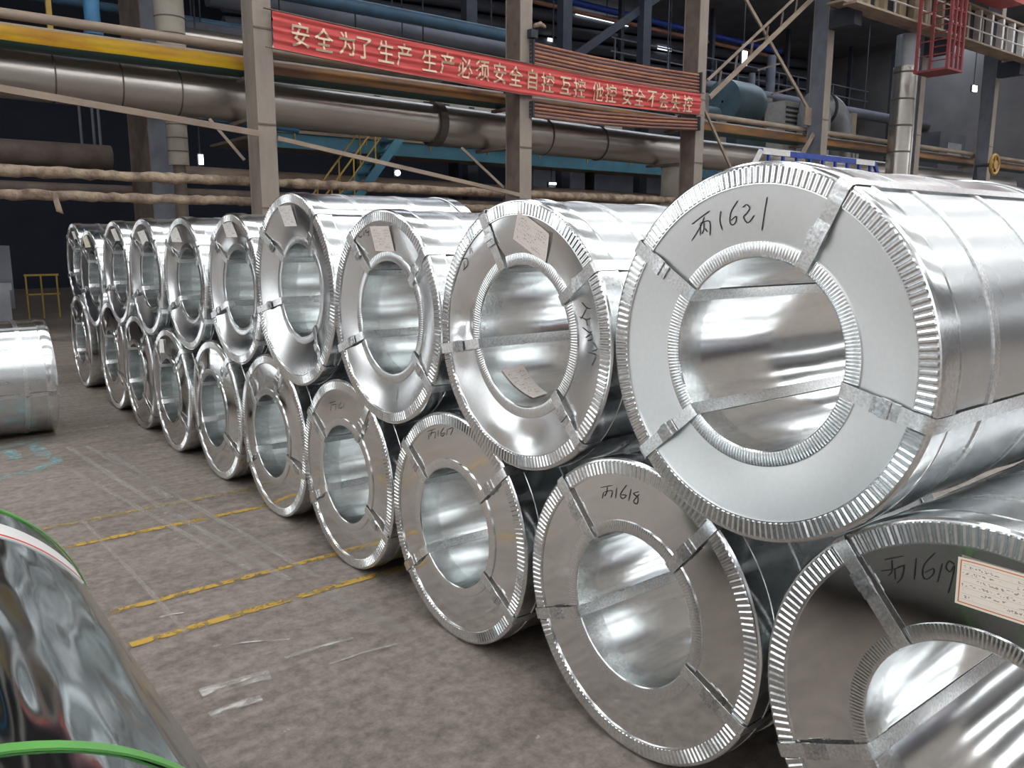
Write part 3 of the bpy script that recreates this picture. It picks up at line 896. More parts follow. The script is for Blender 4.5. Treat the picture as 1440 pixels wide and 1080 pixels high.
def pipe(name, label, pts, r, m, n=16, group=None, hang=False):
    base = Vector(pts[0])
    b = MB().tube([Vector(p) - base for p in pts], r, n)
    o = b.build(name, m, None, 50)
    o.location = base
    if hang:
        x0, x1 = pts[0][0], pts[-1][0]
        for k in range(4):
            x = (x1 - x0) * (0.06 + 0.29 * k)
            MB().tube([(x, 0, 0), (x, 0, RZ - base.z)], 0.02, 6).build('hanger_rod', M['column_dark'], o)
    return tag(o, label, 'pipe', group)
b = MB().tube([(PX0, 15.0, 4.70), (PX1, 15.0, 4.70)], 0.19, 24)
tag(b.build('yellow_pipe', M['yellowpipe'], None, 50), 'yellow pipe with a dusty top, rusty orange further right, above the big grey pipe', 'pipe')
pipe('thin_pipe', 'thin pale brown pipe just above the yellow pipe', [(PX0, 14.62, 4.935), (PX1, 14.62, 4.935)], 0.075, M['thinbrown'])
t = thing('main_duct_pipe', 'big grey metal-clad pipe running behind all the columns under the yellow pipe', 'pipe', (0, 15.55, 0))
MB().tube([(PX0, 0, 4.28), (1.0, 0, 4.27), (10.1, 0, 4.15)], [0.385, 0.385, 0.40], 32).build('pipe_shell', M['bigpipe'], t, 50)
MB().tube([(10.1, 0, 4.13), (17, 0, 4.07), (PX1, 0, 4.0)], [0.425, 0.40, 0.40], 32).build('pipe_shell', M['bigpipe'], t, 50)
MB().tube([(10.02, 0, 4.14), (10.2, 0, 4.14)], 0.47, 32).build('joint_flange', M['seam'], t, 40)
for x in (2.75, 3.75, 4.7, 7.6, 9.0, 13.2, 15.0):
    MB().tube([(x, 0, 4.27 - (x - 1) * 0.0132), (x + 0.025, 0, 4.27 - (x - 1) * 0.0132)], 0.395 if x < 10 else 0.43, 32).build('band_seam', M['seam'], t, 40)
def lumpy(name, label, z, r, x0, x1, y=14.625):
    rnd = random.Random(int(z * 100))
    pts, rr = [], []
    x = x0
    while x < x1:
        pts.append((x, y + rnd.uniform(-0.01, 0.01), z + rnd.uniform(-0.012, 0.012)))
        rr.append(r * rnd.uniform(0.86, 1.14))
        x += 0.11
    b = MB().tube(pts, rr, 14)
    return tag(b.build(name, M['lagging'], None, 60), label, 'pipe')
lumpy('lagged_pipe', 'ragged lagged steam pipe, upper of the two low ones just above the coils', 2.69, 0.085, -6, 34)
lumpy('lagged_pipe', 'ragged lagged steam pipe, lower of the two low ones just above the coils', 2.345, 0.078, -6, 34)
# rag hanging on the lower lagged pipe
rg = MB()
for i in range(6):
    for k in range(4):
        rg.v.append((2.42 + 0.03 * k + 0.012 * i, 14.50 - 0.01 * sin(k * 2.0 + i), 2.40 - 0.06 * i - 0.012 * k))
for i in range(5):
    for k in range(3):
        a = i * 4 + k
        rg.f.append((a, a + 1, a + 5, a + 4))
o = rg.build('hanging_rag', M['lagging'], None, 180)
sm = o.modifiers.new('thickness', 'SOLIDIFY')
sm.thickness = 0.008
tag(o, 'pale rag hanging from the lower lagged pipe near the left edge', 'rag')
# long slanting braces in front of the big pipe
b = MB().bar((-2.5, 14.38 - 0.45, 4.15), (5.56, 14.38 - 0.45, 3.44), 0.05, 0.10)
tag(b.build('slanting_brace', M['thinbrown']), 'long slanting angle brace below the big pipe, left of the beige column', 'brace')
b = MB().bar((5.88, 13.95, 3.39), (11.2, 13.95, 2.62), 0.05, 0.075)
tag(b.build('slanting_brace', M['thinbrown']), 'long slanting brace crossing the blue stairs, right of the beige column', 'brace')
for a, c, lab in (((5.0, 14.75, 3.72), (5.5, 14.55, 3.05), 'short knee brace under the big pipe beside the beige column'), ((10.3, 14.8, 3.6), (11.2, 14.5, 2.80), 'short knee brace under the big pipe beside the middle column')):
    tag(MB().bar(a, c, 0.05, 0.05).build('knee_brace', M['thinbrown']), lab, 'brace')

# banner
BT = [(5.86, 5.46), (6.85, 5.41), (8.28, 5.36), (9.55, 5.33), (11.15, 5.30), (11.57, 5.28), (13.61, 5.235), (15.2, 5.25), (16.97, 5.30)]
BB = [(5.86, 4.85), (6.83, 4.80), (8.26, 4.74), (9.54, 4.71), (11.15, 4.66), (12.4, 4.66), (13.63, 4.69), (15.2, 4.72), (16.97, 4.77)]
def lin(tab, x):
    for (x0, y0), (x1, y1) in zip(tab, tab[1:]):
        if x <= x1:
            return y0 + (y1 - y0) * max(0, (x - x0) / (x1 - x0))
    return tab[-1][1]
def ban_y(x, v):
    k = min(1, max(0, (x - 10.5) / 2))
    return 13.90 + 0.012 * sin(v * 26 + x * 0.8) + 0.006 * sin(v * 47 - x) - 0.03 * k * sin(pi * min(1, max(0, (v - 0.38) / 0.3)))
ban = thing('slogan_banner', 'long red cloth banner with a white Chinese safety slogan tied between the columns', 'banner', (5.86, 13.9, 4.8))
b = MB()
nx, nv = 120, 28
for i in range(nx + 1):
    x = 5.86 + (16.97 - 5.86) * i / nx
    for j in range(nv + 1):
        v = j / nv
        b.v.append((x - 5.86, ban_y(x, v) - 13.9, lin(BB, x) + (lin(BT, x) - lin(BB, x)) * v - 4.8))
for i in range(nx):
    for j in range(nv):
        a = i * (nv + 1) + j
        b.f.append((a, a + nv + 1, a + nv + 2, a + 1))
cl = b.build('cloth', M['banner'], ban, 180)
TXT = '安全为了生产生产必须安全自控互控他控安全不会失控'
CHX = [6.34, 6.77, 7.21, 7.56, 8.0, 8.39, 8.94, 9.35, 9.77, 10.2, 10.63, 11.04, 11.49, 11.91, 12.42, 12.83, 13.38, 13.8, 14.33, 14.74, 15.18, 15.58, 16.01, 16.46]
CHZ = [5.12, 5.10, 5.10, 5.07, 5.07, 5.06, 5.03, 5.03, 5.01, 5.01, 5.01, 5.0, 4.99, 4.965, 4.96, 4.955, 4.94, 4.945, 4.945, 4.96, 4.965, 4.97, 4.975, 4.98]
dgs = []
for ch, x, z in zip(TXT, CHX, CHZ):
    cu = bpy.data.curves.new('banner_character', 'FONT')
    cu.body = ch
    cu.size = 0.42
    cu.align_x = 'CENTER'
    cu.align_y = 'CENTER'
    cu.extrude = 0.002
    cu.offset = 0.004
    tmp = bpy.data.objects.new('tmp_text', cu)
    COL.objects.link(tmp)
    dgs.append((tmp, x, z))
bpy.context.view_layer.update()
dg = bpy.context.evaluated_depsgraph_get()
for tmp, x, z in dgs:
    me = bpy.data.meshes.new_from_object(tmp.evaluated_get(dg))
    zs = [v.co.y for v in me.vertices] or [0]
    xs_ = [v.co.x for v in me.vertices] or [0]
    cz, cxx = (max(zs) + min(zs)) / 2, (max(xs_) + min(xs_)) / 2
    slope = (lin(BT, x + 0.2) - lin(BT, x - 0.2)) / 0.4 * 0.6
    for v in me.vertices:
        px, pz = (v.co.x - cxx) * 0.86, (v.co.y - cz) * 1.02
        wx, wz = x + px, z + pz + slope * px
        vv = (wz - lin(BB, wx)) / (lin(BT, wx) - lin(BB, wx))
        v.co = Vector((wx - 5.86, ban_y(wx, vv) - 13.9 - 0.024 - v.co.z * 0.5, wz - 4.8))
    me.materials.clear()
    me.materials.append(M['banner_text'])
    o = bpy.data.objects.new('banner_character', me)
    COL.objects.link(o)
    o.parent = ban
    bpy.data.objects.remove(tmp)
MB().tube([(x - 5.86, 0, lin(BT, x) - 4.8) for x in (5.72, 6.85, 8.28, 9.55, 11.15, 13.6, 15.2, 17.1)], 0.014, 6).build('top_rope', M['brownsteel'], ban, 60)
MB().tube([(x - 5.86, 0, lin(BB, x) - 4.8) for x in (5.72, 6.85, 8.28, 9.55, 11.15, 13.6, 15.2, 17.1)], 0.010, 6).build('bottom_rope', M['brownsteel'], ban, 60)

# conduit racks between the second and third column
for zt, nn, mm, nm in ((5.72, 6, ('rust', 'rustred', 'rust', 'rust', 'rustred', 'rust'), 'bundle of rust-orange conduits above the right half of the banner'), (4.50, 4, ('rustred', 'rust', 'rustred', 'rustred'), 'bundle of dull red conduits below the right half of the banner')):
    t = thing('conduit_rack', nm, 'conduits', (11.5, 13.96, zt))
    for k in range(nn):
        lift = 0 if zt > 5 else 0.16
        MB().tube([(0, -0.004 * k, -0.078 * k), (1.8, -0.004 * k, -0.078 * k - 0.05 + lift * 0.3), (3.7, -0.004 * k, -0.078 * k - 0.045 + lift * 0.66), (5.55, -0.004 * k, -0.078 * k + lift)], 0.033, 10).build('conduit', M[mm[k]], t, 60)
    for x in (0.02, 5.45):
        MB().box(x - 0.02, x + 0.02, -0.10, 0.03, -0.078 * nn + 0.04 + (0.16 if zt < 5 and x > 1 else 0), 0.06 + (0.16 if zt < 5 and x > 1 else 0)).build('rack_bracket', M['column_dark'], t)
t = thing('cable_clamp', 'small dusty clamp box on the right edge of the middle column above the conduits', 'clamp', (11.56, 13.86, 5.96))
MB().box(-0.12, 0.06, 0, 0.14, -0.14, 0.02).build('clamp_body', M['column_dark'], t)
MB().tube([(0.0, 0.05, 0.10), (0.16, 0.05, 0.16), (0.30, 0.05, 0.12)], [0.04, 0.055, 0.03], 8).build('rag_wrap', M['lagging'], t, 60)

# X bracing between third and fourth column
b = MB()
t = thing('cross_brace', 'laced double-bar diagonal brace rising right from the banner end column', 'brace', (17.7, 14.2, 5.3))
MB().bar((0, 0, 0.0), (4.6, 0, 3.3), 0.05, 0.12).build('chord', M['thinbrown'], t)
MB().bar((-0.05, 0.05, 0.42), (4.55, 0.05, 3.72), 0.05, 0.06).build('chord', M['thinbrown'], t)
for k in range(7):
    q = 0.08 + 0.14 * k
    MB().bar((4.6 * q, 0.02, 3.3 * q), (4.6 * q + 0.12, 0.05, 3.3 * q + 0.46), 0.04, 0.04).build('lacing_bar', M['brownsteel'], t)
t = thing('cross_brace', 'thin single diagonal brace falling right, crossing the laced one', 'brace', (19.35, 14.40, 7.93))
MB().bar((-0.4, 0, 0.3), (3.28, 0, -2.54), 0.05, 0.09).build('chord', M['thinbrown'], t)
MB().box(3.0, 3.31, -0.03, 0.03, -2.9, -2.4).build('gusset_plate', M['thinbrown'], t)
for k in range(3):
    MB().bar((0.9 + 0.75 * k, 0.02, -0.78 - 0.57 * k), (0.25 + 0.75 * k, 0.3, -1.0 - 0.57 * k), 0.04, 0.05).build('lacing_bar', M['brownsteel'], t)
tag(MB().bar((17.27, 14.25, 5.34), (18.9, 14.25, 3.45), 0.05, 0.07).build('lower_brace', M['thinbrown']), 'thin brace falling right below the banner end column', 'brace')
tag(MB().bar((22.63, 14.25, 4.77), (20.9, 14.25, 2.76), 0.06, 0.12).build('lower_brace', M['thinbrown']), 'brace falling left behind the blue railing', 'brace')

# ------------------------------------------------------------------ back bay
def back_column(label, x, y, wx, wy, z1, m1, m2):
    t = thing('plate_column', label, 'column', (x, y, 0))
    MB().box(0, wx, 0, wy, 0, z1).build('shaft', m2, t)
    MB().box(-0.02, 0.0, 0.0, wy, 0, z1).build('side_plate', m1, t)
    MB().box(-0.15, wx + 0.15, -0.15, wy + 0.15, 0, 0.05).build('base_plate', m1, t)
back_column('wide plate column with a brown side and blue-grey front behind the lagged pipes', 4.87, 18.0, 0.44, 1.5, 11.0, M['brownsteel'], M['bluegrey'])
t = thing('insulated_riser', 'pale insulated vertical pipe behind the big pipe, left of the beige column', 'pipe', (5.12, 17.0, 0))
MB().lathe_z([(3.1, 0.19), (4.55, 0.19)], n=24).build('lower_pipe', M['concrete_pipe'], t, 50)
MB().lathe_z([(4.55, 0.27), (10.5, 0.27)], n=24).build('upper_pipe', M['concrete_pipe'], t, 50)
for z in (3.35, 3.6, 3.85, 4.9, 5.2, 5.5, 5.8):
    MB().lathe_z([(z, 0.20 if z < 4.5 else 0.28), (z + 0.02, 0.20 if z < 4.5 else 0.28)], n=24).build('band_seam', M['brownsteel'], t, 40)
MB().lathe_z([(0, 0.12), (3.1, 0.12)], n=16).build('support_leg', M['brownsteel'], t, 50)
t = thing('insulated_riser', 'pale insulated vertical pipe left of the banner end column, just above the coils', 'pipe', (20.3, 17.6, 0))
MB().lathe_z([(0, 0.36), (3.9, 0.36)], n=24).build('lower_pipe', M['concrete_pipe'], t, 50)
MB().lathe_z([(3.9, 0.40), (3.98, 0.40)], n=24).build('top_flange', M['brownsteel'], t, 40)
o = pipe('brown_duct', 'rusty brown horizontal duct behind the lagged pipes at the left edge', [(-2.6, 20.1, 3.44), (4.6, 20.1, 3.44)], 0.26, M['brownsteel'], 20)
for dx, h in ((4.05, 1.1), (4.30, 1.3), (4.42, 1.2)):
    MB().tube([(dx + 2.6, 0, 0.24), (dx + 2.6, 0, 0.24 + h)], 0.03, 8).build('stub_pipe', M['bluegrey'], o)
o = pipe('brown_duct', 'grey brown horizontal duct behind the beige column, upper one', [(5.3, 20.1, 3.16), (40, 20.1, 2.96)], 0.20, M['thinbrown'], 20)
o = pipe('brown_duct', 'dark brown horizontal duct below the grey brown one behind the beige column', [(-2.6, 20.1, 2.75), (40, 20.1, 2.55)], 0.14, M['brownsteel'], 20)
t = thing('blue_post', 'bright blue vertical pipe post behind the yellow pipe at top left', 'post', (3.66, 16.5, 0))
MB().lathe_z([(4.55, 0.13), (RZ - 0.002, 0.13)], n=20).build('shaft', M['blue'], t, 50)
MB().lathe_z([(5.2, 0.16), (5.28, 0.16)], n=20).build('collar', M['blue'], t, 40)
tag(MB().box(2.90, 2.98, 16.2, 16.28, 4.60, RZ).build('yellow_post', M['yellow']), 'thin yellow vertical post behind the yellow pipe at top left', 'post')
pipe('blue_pipe', 'bright blue pipe just under the big pipe beside the beige column', [(5.6, 18.3, 4.28), (8.2, 18.3, 4.16)], 0.10, M['blue'])
pipe('blue_pipe', 'dull blue pipe sloping behind the top of the banner', [(4.0, 17.6, 6.84), (13.9, 17.6, 6.84)], 0.15, M['bluepipe'], hang=True)
pipe('blue_pipe', 'dark blue pipe at top left behind the beige column', [(0, 20.2, 6.6), (9, 20.2, 6.6)], 0.10, M['bluepipe'], hang=True)
pipe('grey_pipe', 'dark grey pipe at the top left beside the insulated riser', [(5.6, 18.2, 5.75), (12.0, 18.2, 5.75)], 0.22, M['bigpipe'], hang=True)
pipe('grey_pipe', 'dark grey pipe behind the left half of the banner', [(5.6, 20.0, 6.3), (24, 20.0, 6.3)], 0.25, M['hazy_grey'], hang=True)
pipe('grey_pipe', 'upper dark grey pipe behind the middle column', [(8, 23.2, 8.0), (60, 23.2, 8.0)], 0.25, M['hazy_grey'], hang=True)
# grid of pale junk seen between yellow and big pipe
t = thing('cable_tray', 'pale cable tray seen in the slit between yellow pipe and big pipe', 'cable tray', (-4, 17.6, 4.95))
MB().box(0, 22, 0, 0.04, -0.16, 0.06).build('tray_side', M['pale'], t)
MB().box(0, 22, -0.3, 0.04, -0.18, -0.16).build('tray_floor', M['pale'], t)
for k in range(16):
    MB().box(0.3 + 1.35 * k, 0.75 + 1.35 * k + 0.3 * sin(k * 3), -0.02, 0.0, -0.14, 0.02).build('tray_plate', M['column_dark'], t)

# blue platform with stairs
t = thing('blue_platform', 'teal blue platform girder with a beige deck edge behind the columns', 'platform', (6, 19.0, 0))
MB().box(1.9, 34, 0, 0.05, 3.80, 4.14).build('fascia_girder', M['teal'], t)
MB().box(1.9, 34, -0.04, 4.4, 4.15, 4.22).build('deck_plate', M['thinbrown'], t)
for x in (9.7, 15.9, 22, 28, 33.5):
    MB().box(x, x + 0.25, 0.2, 0.45, 0, 4.15).build('support_post', M['column_dark'], t)
    MB().box(x, x + 0.2, 4.0, 4.3, 0, 4.15).build('support_post', M['column_dark'], t)
for k in range(16):
    MB().box(2.4 + 1.9 * k, 2.43 + 1.9 * k, -0.03, 0.0, 4.0, 4.45).build('toe_post', M['yellow'], t)
t = thing('blue_stairs', 'blue steel stairs with yellow handrails descending left from the teal platform', 'stairs', (10.6, 18.45, 4.15))
for dy in (0.0, -0.75):
    MB().bar((0, dy, 0), (-3.4, dy, -4.1), 0.05, 0.20).build('stringer', M['teal'], t)
    MB().bar((-0.1, dy, 0.9), (-3.4, dy, -3.1), 0.035, 0.035).build('handrail', M['yellow'], t)
    MB().bar((-0.1, dy, 0.5), (-3.4, dy, -3.5), 0.025, 0.025).build('mid_rail', M['yellow'], t)
    for k in range(6):
        q = 0.05 + 0.17 * k
        MB().box(-3.4 * q - 0.015, -3.4 * q + 0.015, dy - 0.015, dy + 0.015, -4.1 * q, -4.1 * q + 1.0).build('rail_post', M['yellow'], t)
for k in range(16):
    q = (k + 0.5) / 16
    MB().box(-3.4 * q - 0.12, -3.4 * q + 0.12, -0.75, 0.0, -4.1 * q - 0.02, -4.1 * q + 0.02).build('tread', M['teal'], t)

# machines on the platform
t = thing('fan_casing', 'big teal rounded fan casing on the platform right of the banner', 'machine', (27.6, 21.5, 4.22))
b = MB()
prof = [(0.0, 0.05), (0.0, 0.86), (1.5, 0.86), (1.85, 0.80), (2.1, 0.62), (2.22, 0.35), (2.25, 0.02)]
b.lathe_x(prof, 32)
o = b.build('drum', M['machine'], t, 50)
o.location = (0, 0, 2.85)
MB().box(2.28, 2.75, -0.4, 0.4, 1.9, 3.2).build('end_panel', M['pale'], t)
MB().box(0.1, 2.6, -0.7, 0.7, 0, 1.95).build('plinth', M['machine'], t)
t = thing('silver_elbow_duct', 'silver elbow duct curving down behind the braced bay column', 'duct', (29.4, 18.6, 4.22))
pts = [(0.0, 0, 2.45), (0.7, 0, 2.45)] + [(0.7 + 1.05 * sin(a), 0, 1.4 + 1.05 * cos(a)) for a in [pi / 2 * k / 8 for k in range(1, 9)]] + [(1.75, 0, 0.0)]
MB().tube(pts, 0.62, 24).build('duct_shell', M['dullsilver'], t, 50)
MB().tube([(1.75, 0, 1.30), (1.75, 0, 1.38)], 0.74, 24).build('duct_flange', M['column_dark'], t, 40)
MB().tube([(0.55, 0, 2.45), (0.68, 0, 2.45)], 0.66, 24).build('duct_flange', M['column_dark'], t, 40)
MB().box(-0.1, 0.3, -0.6, 0.6, 0, 2.3).build('fan_box', M['dullsilver'], t)
MB().tube([(1.3, -0.7, 0.0), (1.3, -0.7, 1.2)], 0.12, 12).build('drain_pipe', M['pale'], t, 50)
t = thing('louvred_unit', 'pale louvred cabinet between the teal fan casing and the silver elbow', 'machine', (28.7, 19.35, 4.22))
MB().box(0, 0.9, 0, 0.8, 0, 2.75).build('cabinet', M['pale'], t)
for k in range(8):
    MB().box(0.05, 0.85, -0.03, 0.0, 1.2 + 0.18 * k, 1.28 + 0.18 * k).build('louvre_slat', M['column_dark'], t)
t = thing('pump_set', 'pale and teal pump set on the platform just right of the banner end', 'machine', (24.6, 20.8, 4.22))
MB().box(0, 2.2, 0, 0.9, 0, 1.75).build('skid', M['column_dark'], t)
MB().box(0.2, 1.3, 0.0, 0.7, 1.75, 2.9).build('motor_box', M['pale'], t)
MB().tube([(1.3, 0.4, 2.2), (2.2, 0.4, 2.2)], 0.33, 20).build('motor', M['machine'], t, 50)
MB().box(1.9, 2.3, -0.1, 0.1, 0.4, 2.0).build('valve_panel', M['pale'], t)
t = thing('control_cabinet', 'grey cabinet with a bright panel low at the far right between columns', 'machine', (36.5, 17.0, 0))
MB().box(0, 2.4, 0, 0.8, 0, 6.2).build('cabinet', M['hazy_grey'], t)
MB().box(0.7, 2.0, -0.03, 0.0, 5.0, 5.8).build('bright_panel', M['dullsilver'], t)
MB().box(1.0, 1.8, -0.03, 0.0, 3.9, 4.6).build('bright_panel', M['white'], t)

# shiny vertical duct
t = thing('shiny_duct', 'shiny metal clad vertical duct beside a column, right of the crossed braces', 'duct', (26.35, 13.55, 0))
MB().lathe_z([(0, 0.34), (7.0, 0.34)], n=28).build('duct_shell', M['silver'], t, 50)
MB().lathe_z([(7.0, 0.30), (7.95, 0.30)], n=28).build('upper_shell', M['dullsilver'], t, 50)
for z in (4.4, 5.2, 6.0, 6.8):
    MB().lathe_z([(z, 0.352), (z + 0.05, 0.352)], n=28).build('band_seam', M['seam'], t, 40)
b = MB().lathe_z([(0, 0.12), (7.6, 0.12)], n=14)
o = b.build('side_pipe', M['silver'], t, 50)
o.location = (0.52, -0.05, 0)
# dark posts in the back bay
for i, (x, lab) in enumerate(((12.9, 'dark post behind the banner start, left of the middle column'), (17.2, 'dark post just left of the middle column'), (21.55, 'dark post right of the middle column above the conduits'), (25.85, 'dark post between the conduits and the banner end column'), (38.0, 'dark post behind the shiny duct'), (46.0, 'dark post at the far right of the back bay'))):
    t = thing('dark_post', lab, 'post', (x, 24.0, 0), 0, 'dark posts of the back bay')
    MB().box(-0.22, 0.22, 0, 0.35, 0, 11.7).build('shaft', M['column_dark'], t)
    MB().box(-0.4, 0.4, -0.2, 0.55, 0, 0.04).build('base_plate', M['column_dark'], t)
tag(MB().bar((22.0, 24.3, 8.4), (27.5, 24.3, 11.9), 0.12, 0.3).build('roof_brace', M['column_dark']), 'dark diagonal roof brace left of the banner end column', 'brace')
pipe('roof_pipe', 'blue pipe high under the roof between the middle and end columns', [(20, 27.5, 11.6), (40, 27.5, 11.6)], 0.14, M['royal'], hang=True)
pipe('roof_pipe', 'orange pipe high under the roof below the blue one', [(20, 27.5, 11.25), (40, 27.5, 11.25)], 0.09, M['rust'], hang=True)

t = thing('catwalk', 'dark grey high catwalk with railings deep in the bay behind the crossed braces', 'catwalk', (26.0, 26.2, 9.0))
MB().box(0, 21, 0, 1.0, -0.15, 0).build('deck', M['bluegrey'], t)
for z in (0.55, 1.1):
    MB().box(0, 21, -0.02, 0.02, z - 0.03, z + 0.03).build('rail', M['hazy_grey'], t)
for k in range(13):
    MB().box(0.2 + 1.7 * k, 0.26 + 1.7 * k, -0.03, 0.03, 0, 1.1).build('rail_post', M['hazy_grey'], t)
for k in range(4):
    MB().box(1.0 + 6.2 * k, 1.2 + 6.2 * k, 0.4, 0.6, 0.0, RZ - 9.0).build('hanger_post', M['column_dark'], t)
t = thing('pipe_bank', 'bank of grey vertical pipes deep in the bay right of the silver elbow duct', 'pipes', (34.5, 25.2, 0))
for k, (dx, r, h) in enumerate(((0, 0.16, 9.5), (0.7, 0.10, 8.0), (1.5, 0.22, 10.5), (5.5, 0.14, 9.0), (6.3, 0.20, 10.0), (9.2, 0.16, 8.5))):
    MB().lathe_z([(0, r), (h, r)], (dx, 0), 14).build('riser_pipe', M['hazy_grey' if k % 2 else 'bluegrey'], t, 50)
for z in (3.0, 6.2):
    MB().box(-0.4, 9.6, 0.25, 0.32, z, z + 0.15).build('clamp_rail', M['dullsilver'], t)
t = thing('valve_rack', 'small lit yellow-topped valve rack between the silver elbow and shiny duct', 'machine', (33.6, 19.5, 4.225))
MB().box(0, 0.9, 0, 0.6, 0, 1.6).build('stand', M['column_dark'], t)
for k in range(3):
    MB().box(0.05 + 0.3 * k, 0.25 + 0.3 * k, -0.05, 0.0, 0.7, 1.5).build('valve_panel', M['pale'], t)
MB().box(0.5, 0.75, 0.1, 0.3, 1.6, 2.8).build('yellow_box', M['beigepanel'], t)

# small lamps in the dark; the slot and the far square are lit windows
for x, z, wd, ht, lab in ((13.0, 3.64, 0.16, 0.16, 'small bright round lamp glowing in the dark beside the blue stairs'), (7.19, 3.69, 0.10, 0.24, 'small upright lit lamp left of the beige column'), (19.18, 3.46, 0.28, 0.30, 'small pair of lit bars in the dark right of the middle column'), (29.6, 9.05, 0.26, 0.55, 'small lit window slot between the crossed braces'), (44.0, 9.0, 0.4, 0.28, 'small lit window square at far right in the dark bay')):
    yy = 22.0
    if x == 44.0:
        yy = 19.0
    t = thing('small_light', lab, 'lamp', (x, yy, z))
    if wd == ht:
        MB().tube([(0, 0, 0), (0, 0.08, 0)], wd / 2, 14).build('lamp_glass', M['lamp'], t, 40)
    elif x == 19.18:
        for zz in (-0.15, 0.09):
            MB().box(-wd / 2, wd / 2, 0, 0.05, zz, zz + 0.06).build('lamp_glass', M['lamp'], t)
    else:
        MB().box(-wd / 2, wd / 2, 0, 0.05, -ht / 2, ht / 2).build('lamp_glass', M['lamp'], t)
    MB().box(-wd / 2 - 0.03, wd / 2 + 0.03, 0.06, 0.14, -ht / 2 - 0.03, ht / 2 + 0.03).build('lamp_housing', M['column_dark'], t)
    MB().tube([(0, 0.10, ht / 2), (0, 0.10, (4.15 if z < 4.1 and x > 7.9 else RZ) - z)], 0.02, 6).build('lamp_hanger', M['column_dark'], t)

# ------------------------------------------------------------------ crane runway, cage, girder at top right
t = thing('crane_runway', 'crane runway girder with pale stiffeners and railing at the upper right', 'crane runway', (22.0, 13.2, 8.15))
MB().box(0, 25.5, 0.0, 0.5, 0, 0.06).build('bottom_flange', M['thinbrown'], t)
MB().box(0, 25.5, 0.22, 0.25, 0.06, 1.15).build('web', M['column_dark'], t)
MB().box(0, 25.5, 0.0, 0.5, 1.15, 1.22).build('top_flange', M['thinbrown'], t)
for k in range(27):
    MB().box(0.4 + 0.9 * k, 0.55 + 0.9 * k, 0.02, 0.22, 0.06, 1.15).build('stiffener', M['white'] if k > 8 else M['beigepanel'], t)
for k in range(4):
    MB().box(0.9 + 1.1 * k, 1.6 + 1.1 * k, 0.18, 0.215, 0.1, 1.1).build('beige_panel', M['beigepanel'], t)
for z in (0.28, 0.72):
    MB().tube([(0, -0.35, z), (25.5, -0.35, z)], 0.025, 6).build('rail', M['white'], t, 60)
for k in range(14):
    MB().box(0.2 + 1.9 * k, 0.25 + 1.9 * k, -0.38, -0.33, -0.1, 0.74).build('rail_post', M['pale'], t)
MB().box(0, 25.5, -0.4, 0.0, -0.12, -0.06).build('walkway', M['thinbrown'], t)
for x in CX[3:]:
    MB().box(x - 22.2, x - 21.8, 0.0, 0.78, -0.5, 0.0).build('support_bracket', M['column_dark'], t)
t = thing('crane_cage', 'red hanging ladder cage under the red crane at the upper right', 'crane cage', (25.25, 11.75, 6.6))
CW, CD = 0.85, 0.9
for x in (0, CW):
    for y in (0, CD):
        MB().box(x - 0.04, x + 0.04, y - 0.04, y + 0.04, 0, 2.83).build('corner_post', M['darkred'], t)
MB().box(-0.05, CW + 0.05, -0.05, CD + 0.05, -0.06, 0.0).build('cage_floor', M['darkred'], t)
for z in (0.4, 0.8, 1.2, 1.6, 2.0, 2.4):
    MB().bar((0, 0, z), (CW, 0, z), 0.03, 0.03).build('rung', M['darkred'], t)
    MB().bar((CW, 0, z), (CW, CD, z), 0.03, 0.03).build('rung', M['darkred'], t)
    MB().bar((0, 0, z), (0, CD, z), 0.03, 0.03).build('rung', M['darkred'], t)
for x in (0.28, 0.57):
    MB().bar((x, 0, 0), (x, 0, 2.83), 0.07, 0.07).build('ladder_stile', M['darkred'], t)
t = thing('crane_girder', 'red crane bridge girder at the top right corner', 'crane', (28.6, -12.0, 9.45))
GY0 = 19.5
MB().box(0, 1.6, GY0, 24.8, 0, 1.5).build('box_girder', M['redpaint'], t)
MB().box(-0.1, 1.7, GY0, 24.8, -0.06, 0.0).build('lower_flange', M['redpaint'], t)
MB().box(-5.6, 2.9, 24.3, 25.1, -0.02, 0.9).build('end_carriage', M['redpaint'], t)
for y in (21, 23):
    MB().box(0.7, 0.8, y, y + 0.1, -1.3, -0.06).build('hanger_rod', M['white'], t)

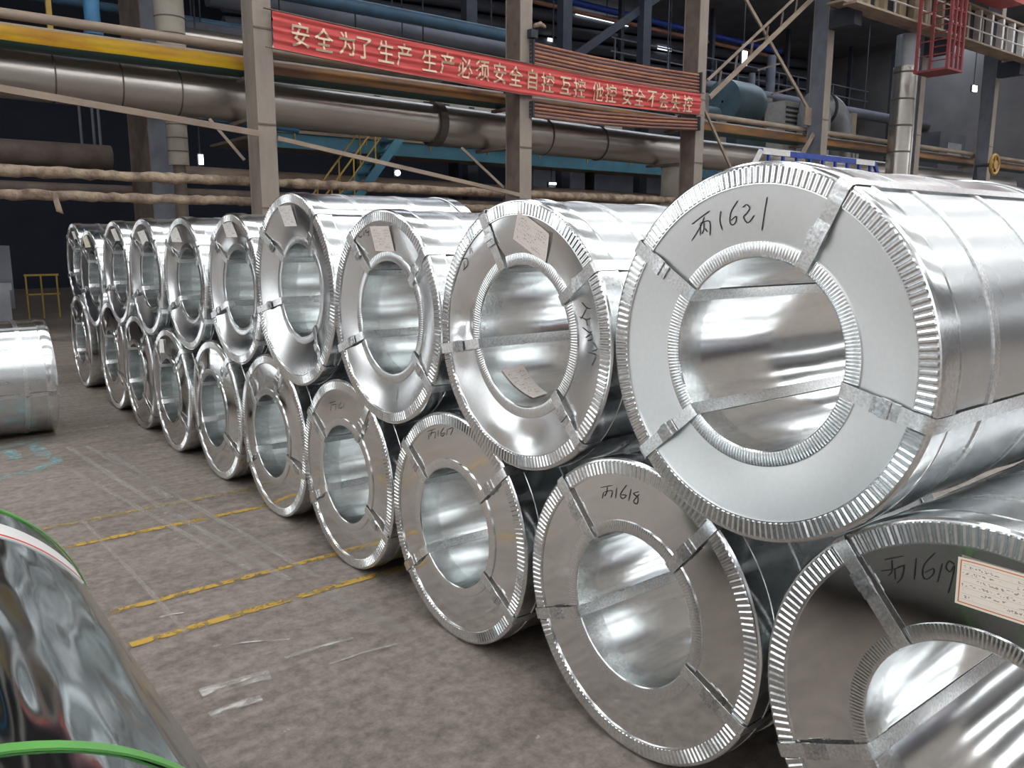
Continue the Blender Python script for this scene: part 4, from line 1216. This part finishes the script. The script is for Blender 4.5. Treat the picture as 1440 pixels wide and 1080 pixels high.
# blue railing in front of the crossed bracing
t = thing('blue_railing', 'royal blue barrier with white end sections just behind the nearest upper coil', 'railing', (16.9, 12.0, 0))
zt = 3.80
MB().box(0.0, 5.2, -0.03, 0.03, zt - 0.13, zt).build('top_rail', M['royal'], t)
for x0, x1 in ((0.05, 1.15), (4.2, 5.15)):
    MB().box(x0, x1, -0.04, -0.03, zt - 0.13, zt + 0.002).build('white_section', M['white'], t)
for k in range(9):
    MB().box(0.3 + 0.58 * k, 0.37 + 0.58 * k, -0.03, 0.03, 2.6, zt - 0.13).build('upright', M['royal'], t)
MB().bar((0.02, 0, zt - 0.05), (-0.5, 0, zt - 0.75), 0.07, 0.10).build('sloping_end', M['white'], t)
MB().bar((5.18, 0, zt - 0.05), (5.6, 0, zt - 0.6), 0.07, 0.10).build('sloping_end', M['royal'], t)
MB().box(-0.6, 5.8, -0.5, 0.5, 2.5, 2.6).build('platform_slab', M['column_dark'], t)
for x in (-0.4, 5.4):
    MB().box(x, x + 0.2, -0.1, 0.1, 0, 2.5).build('support_post', M['column_dark'], t)

# brass hand wheel
t = thing('hand_wheel', 'brass yellow valve hand wheel at the far right above the nearest coil', 'valve', (31.2, 12.6, 4.25))
pts = [(0.32 * cos(a), 0, 0.32 * sin(a)) for a in [2 * pi * k / 20 for k in range(21)]]
MB().tube(pts, 0.06, 8, False).build('wheel_rim', M['gold'], t, 60)
MB().tube([(0, -0.05, 0), (0, 0.10, 0)], 0.15, 16).build('hub', M['gold'], t, 40)
for k in range(5):
    a = 2 * pi * k / 5 + 0.3
    MB().bar((0.1 * cos(a), 0, 0.1 * sin(a)), (0.3 * cos(a), 0, 0.3 * sin(a)), 0.05, 0.07).build('spoke', M['gold'], t)
MB().tube([(0, 0.1, 0), (0, 0.6, 0), (0, 0.6, -0.4), (0, 0.6, -4.25)], 0.07, 10).build('valve_stem', M['column_dark'], t, 50)

# far left: yellow rail and dim machine
t = thing('yellow_rail', 'small yellow guard rail in the dark at far left behind the lone coil', 'railing', (2.72, 20.0, 0))
for x in (0.0, 0.28, 0.58):
    MB().box(x - 0.015, x + 0.015, -0.015, 0.015, 0, 0.92).build('rail_post', M['yellow'], t)
MB().box(-0.03, 0.62, -0.02, 0.02, 0.90, 0.94).build('top_rail', M['yellow'], t)
MB().box(-0.03, 0.62, -0.015, 0.015, 0.50, 0.53).build('mid_rail', M['yellow'], t)
t = thing('floor_machine', 'dim grey machine with a steel bracket stand in the dark at the far left edge', 'machine', (1.2, 18.2, 0))
MB().box(-0.6, 0.98, 0, 1.2, 0, 0.35).build('bed', M['column_dark'], t)
MB().box(-0.4, 1.1, 0.3, 1.0, 0.35, 1.55).build('housing', M['hazy_grey'], t)
MB().box(0.62, 1.02, -0.1, 0.0, 0.72, 0.86).build('bracket_arm', M['dullsilver'], t)
MB().box(0.72, 0.98, -0.1, 0.0, 0.0, 0.72).build('bracket_stand', M['dullsilver'], t)
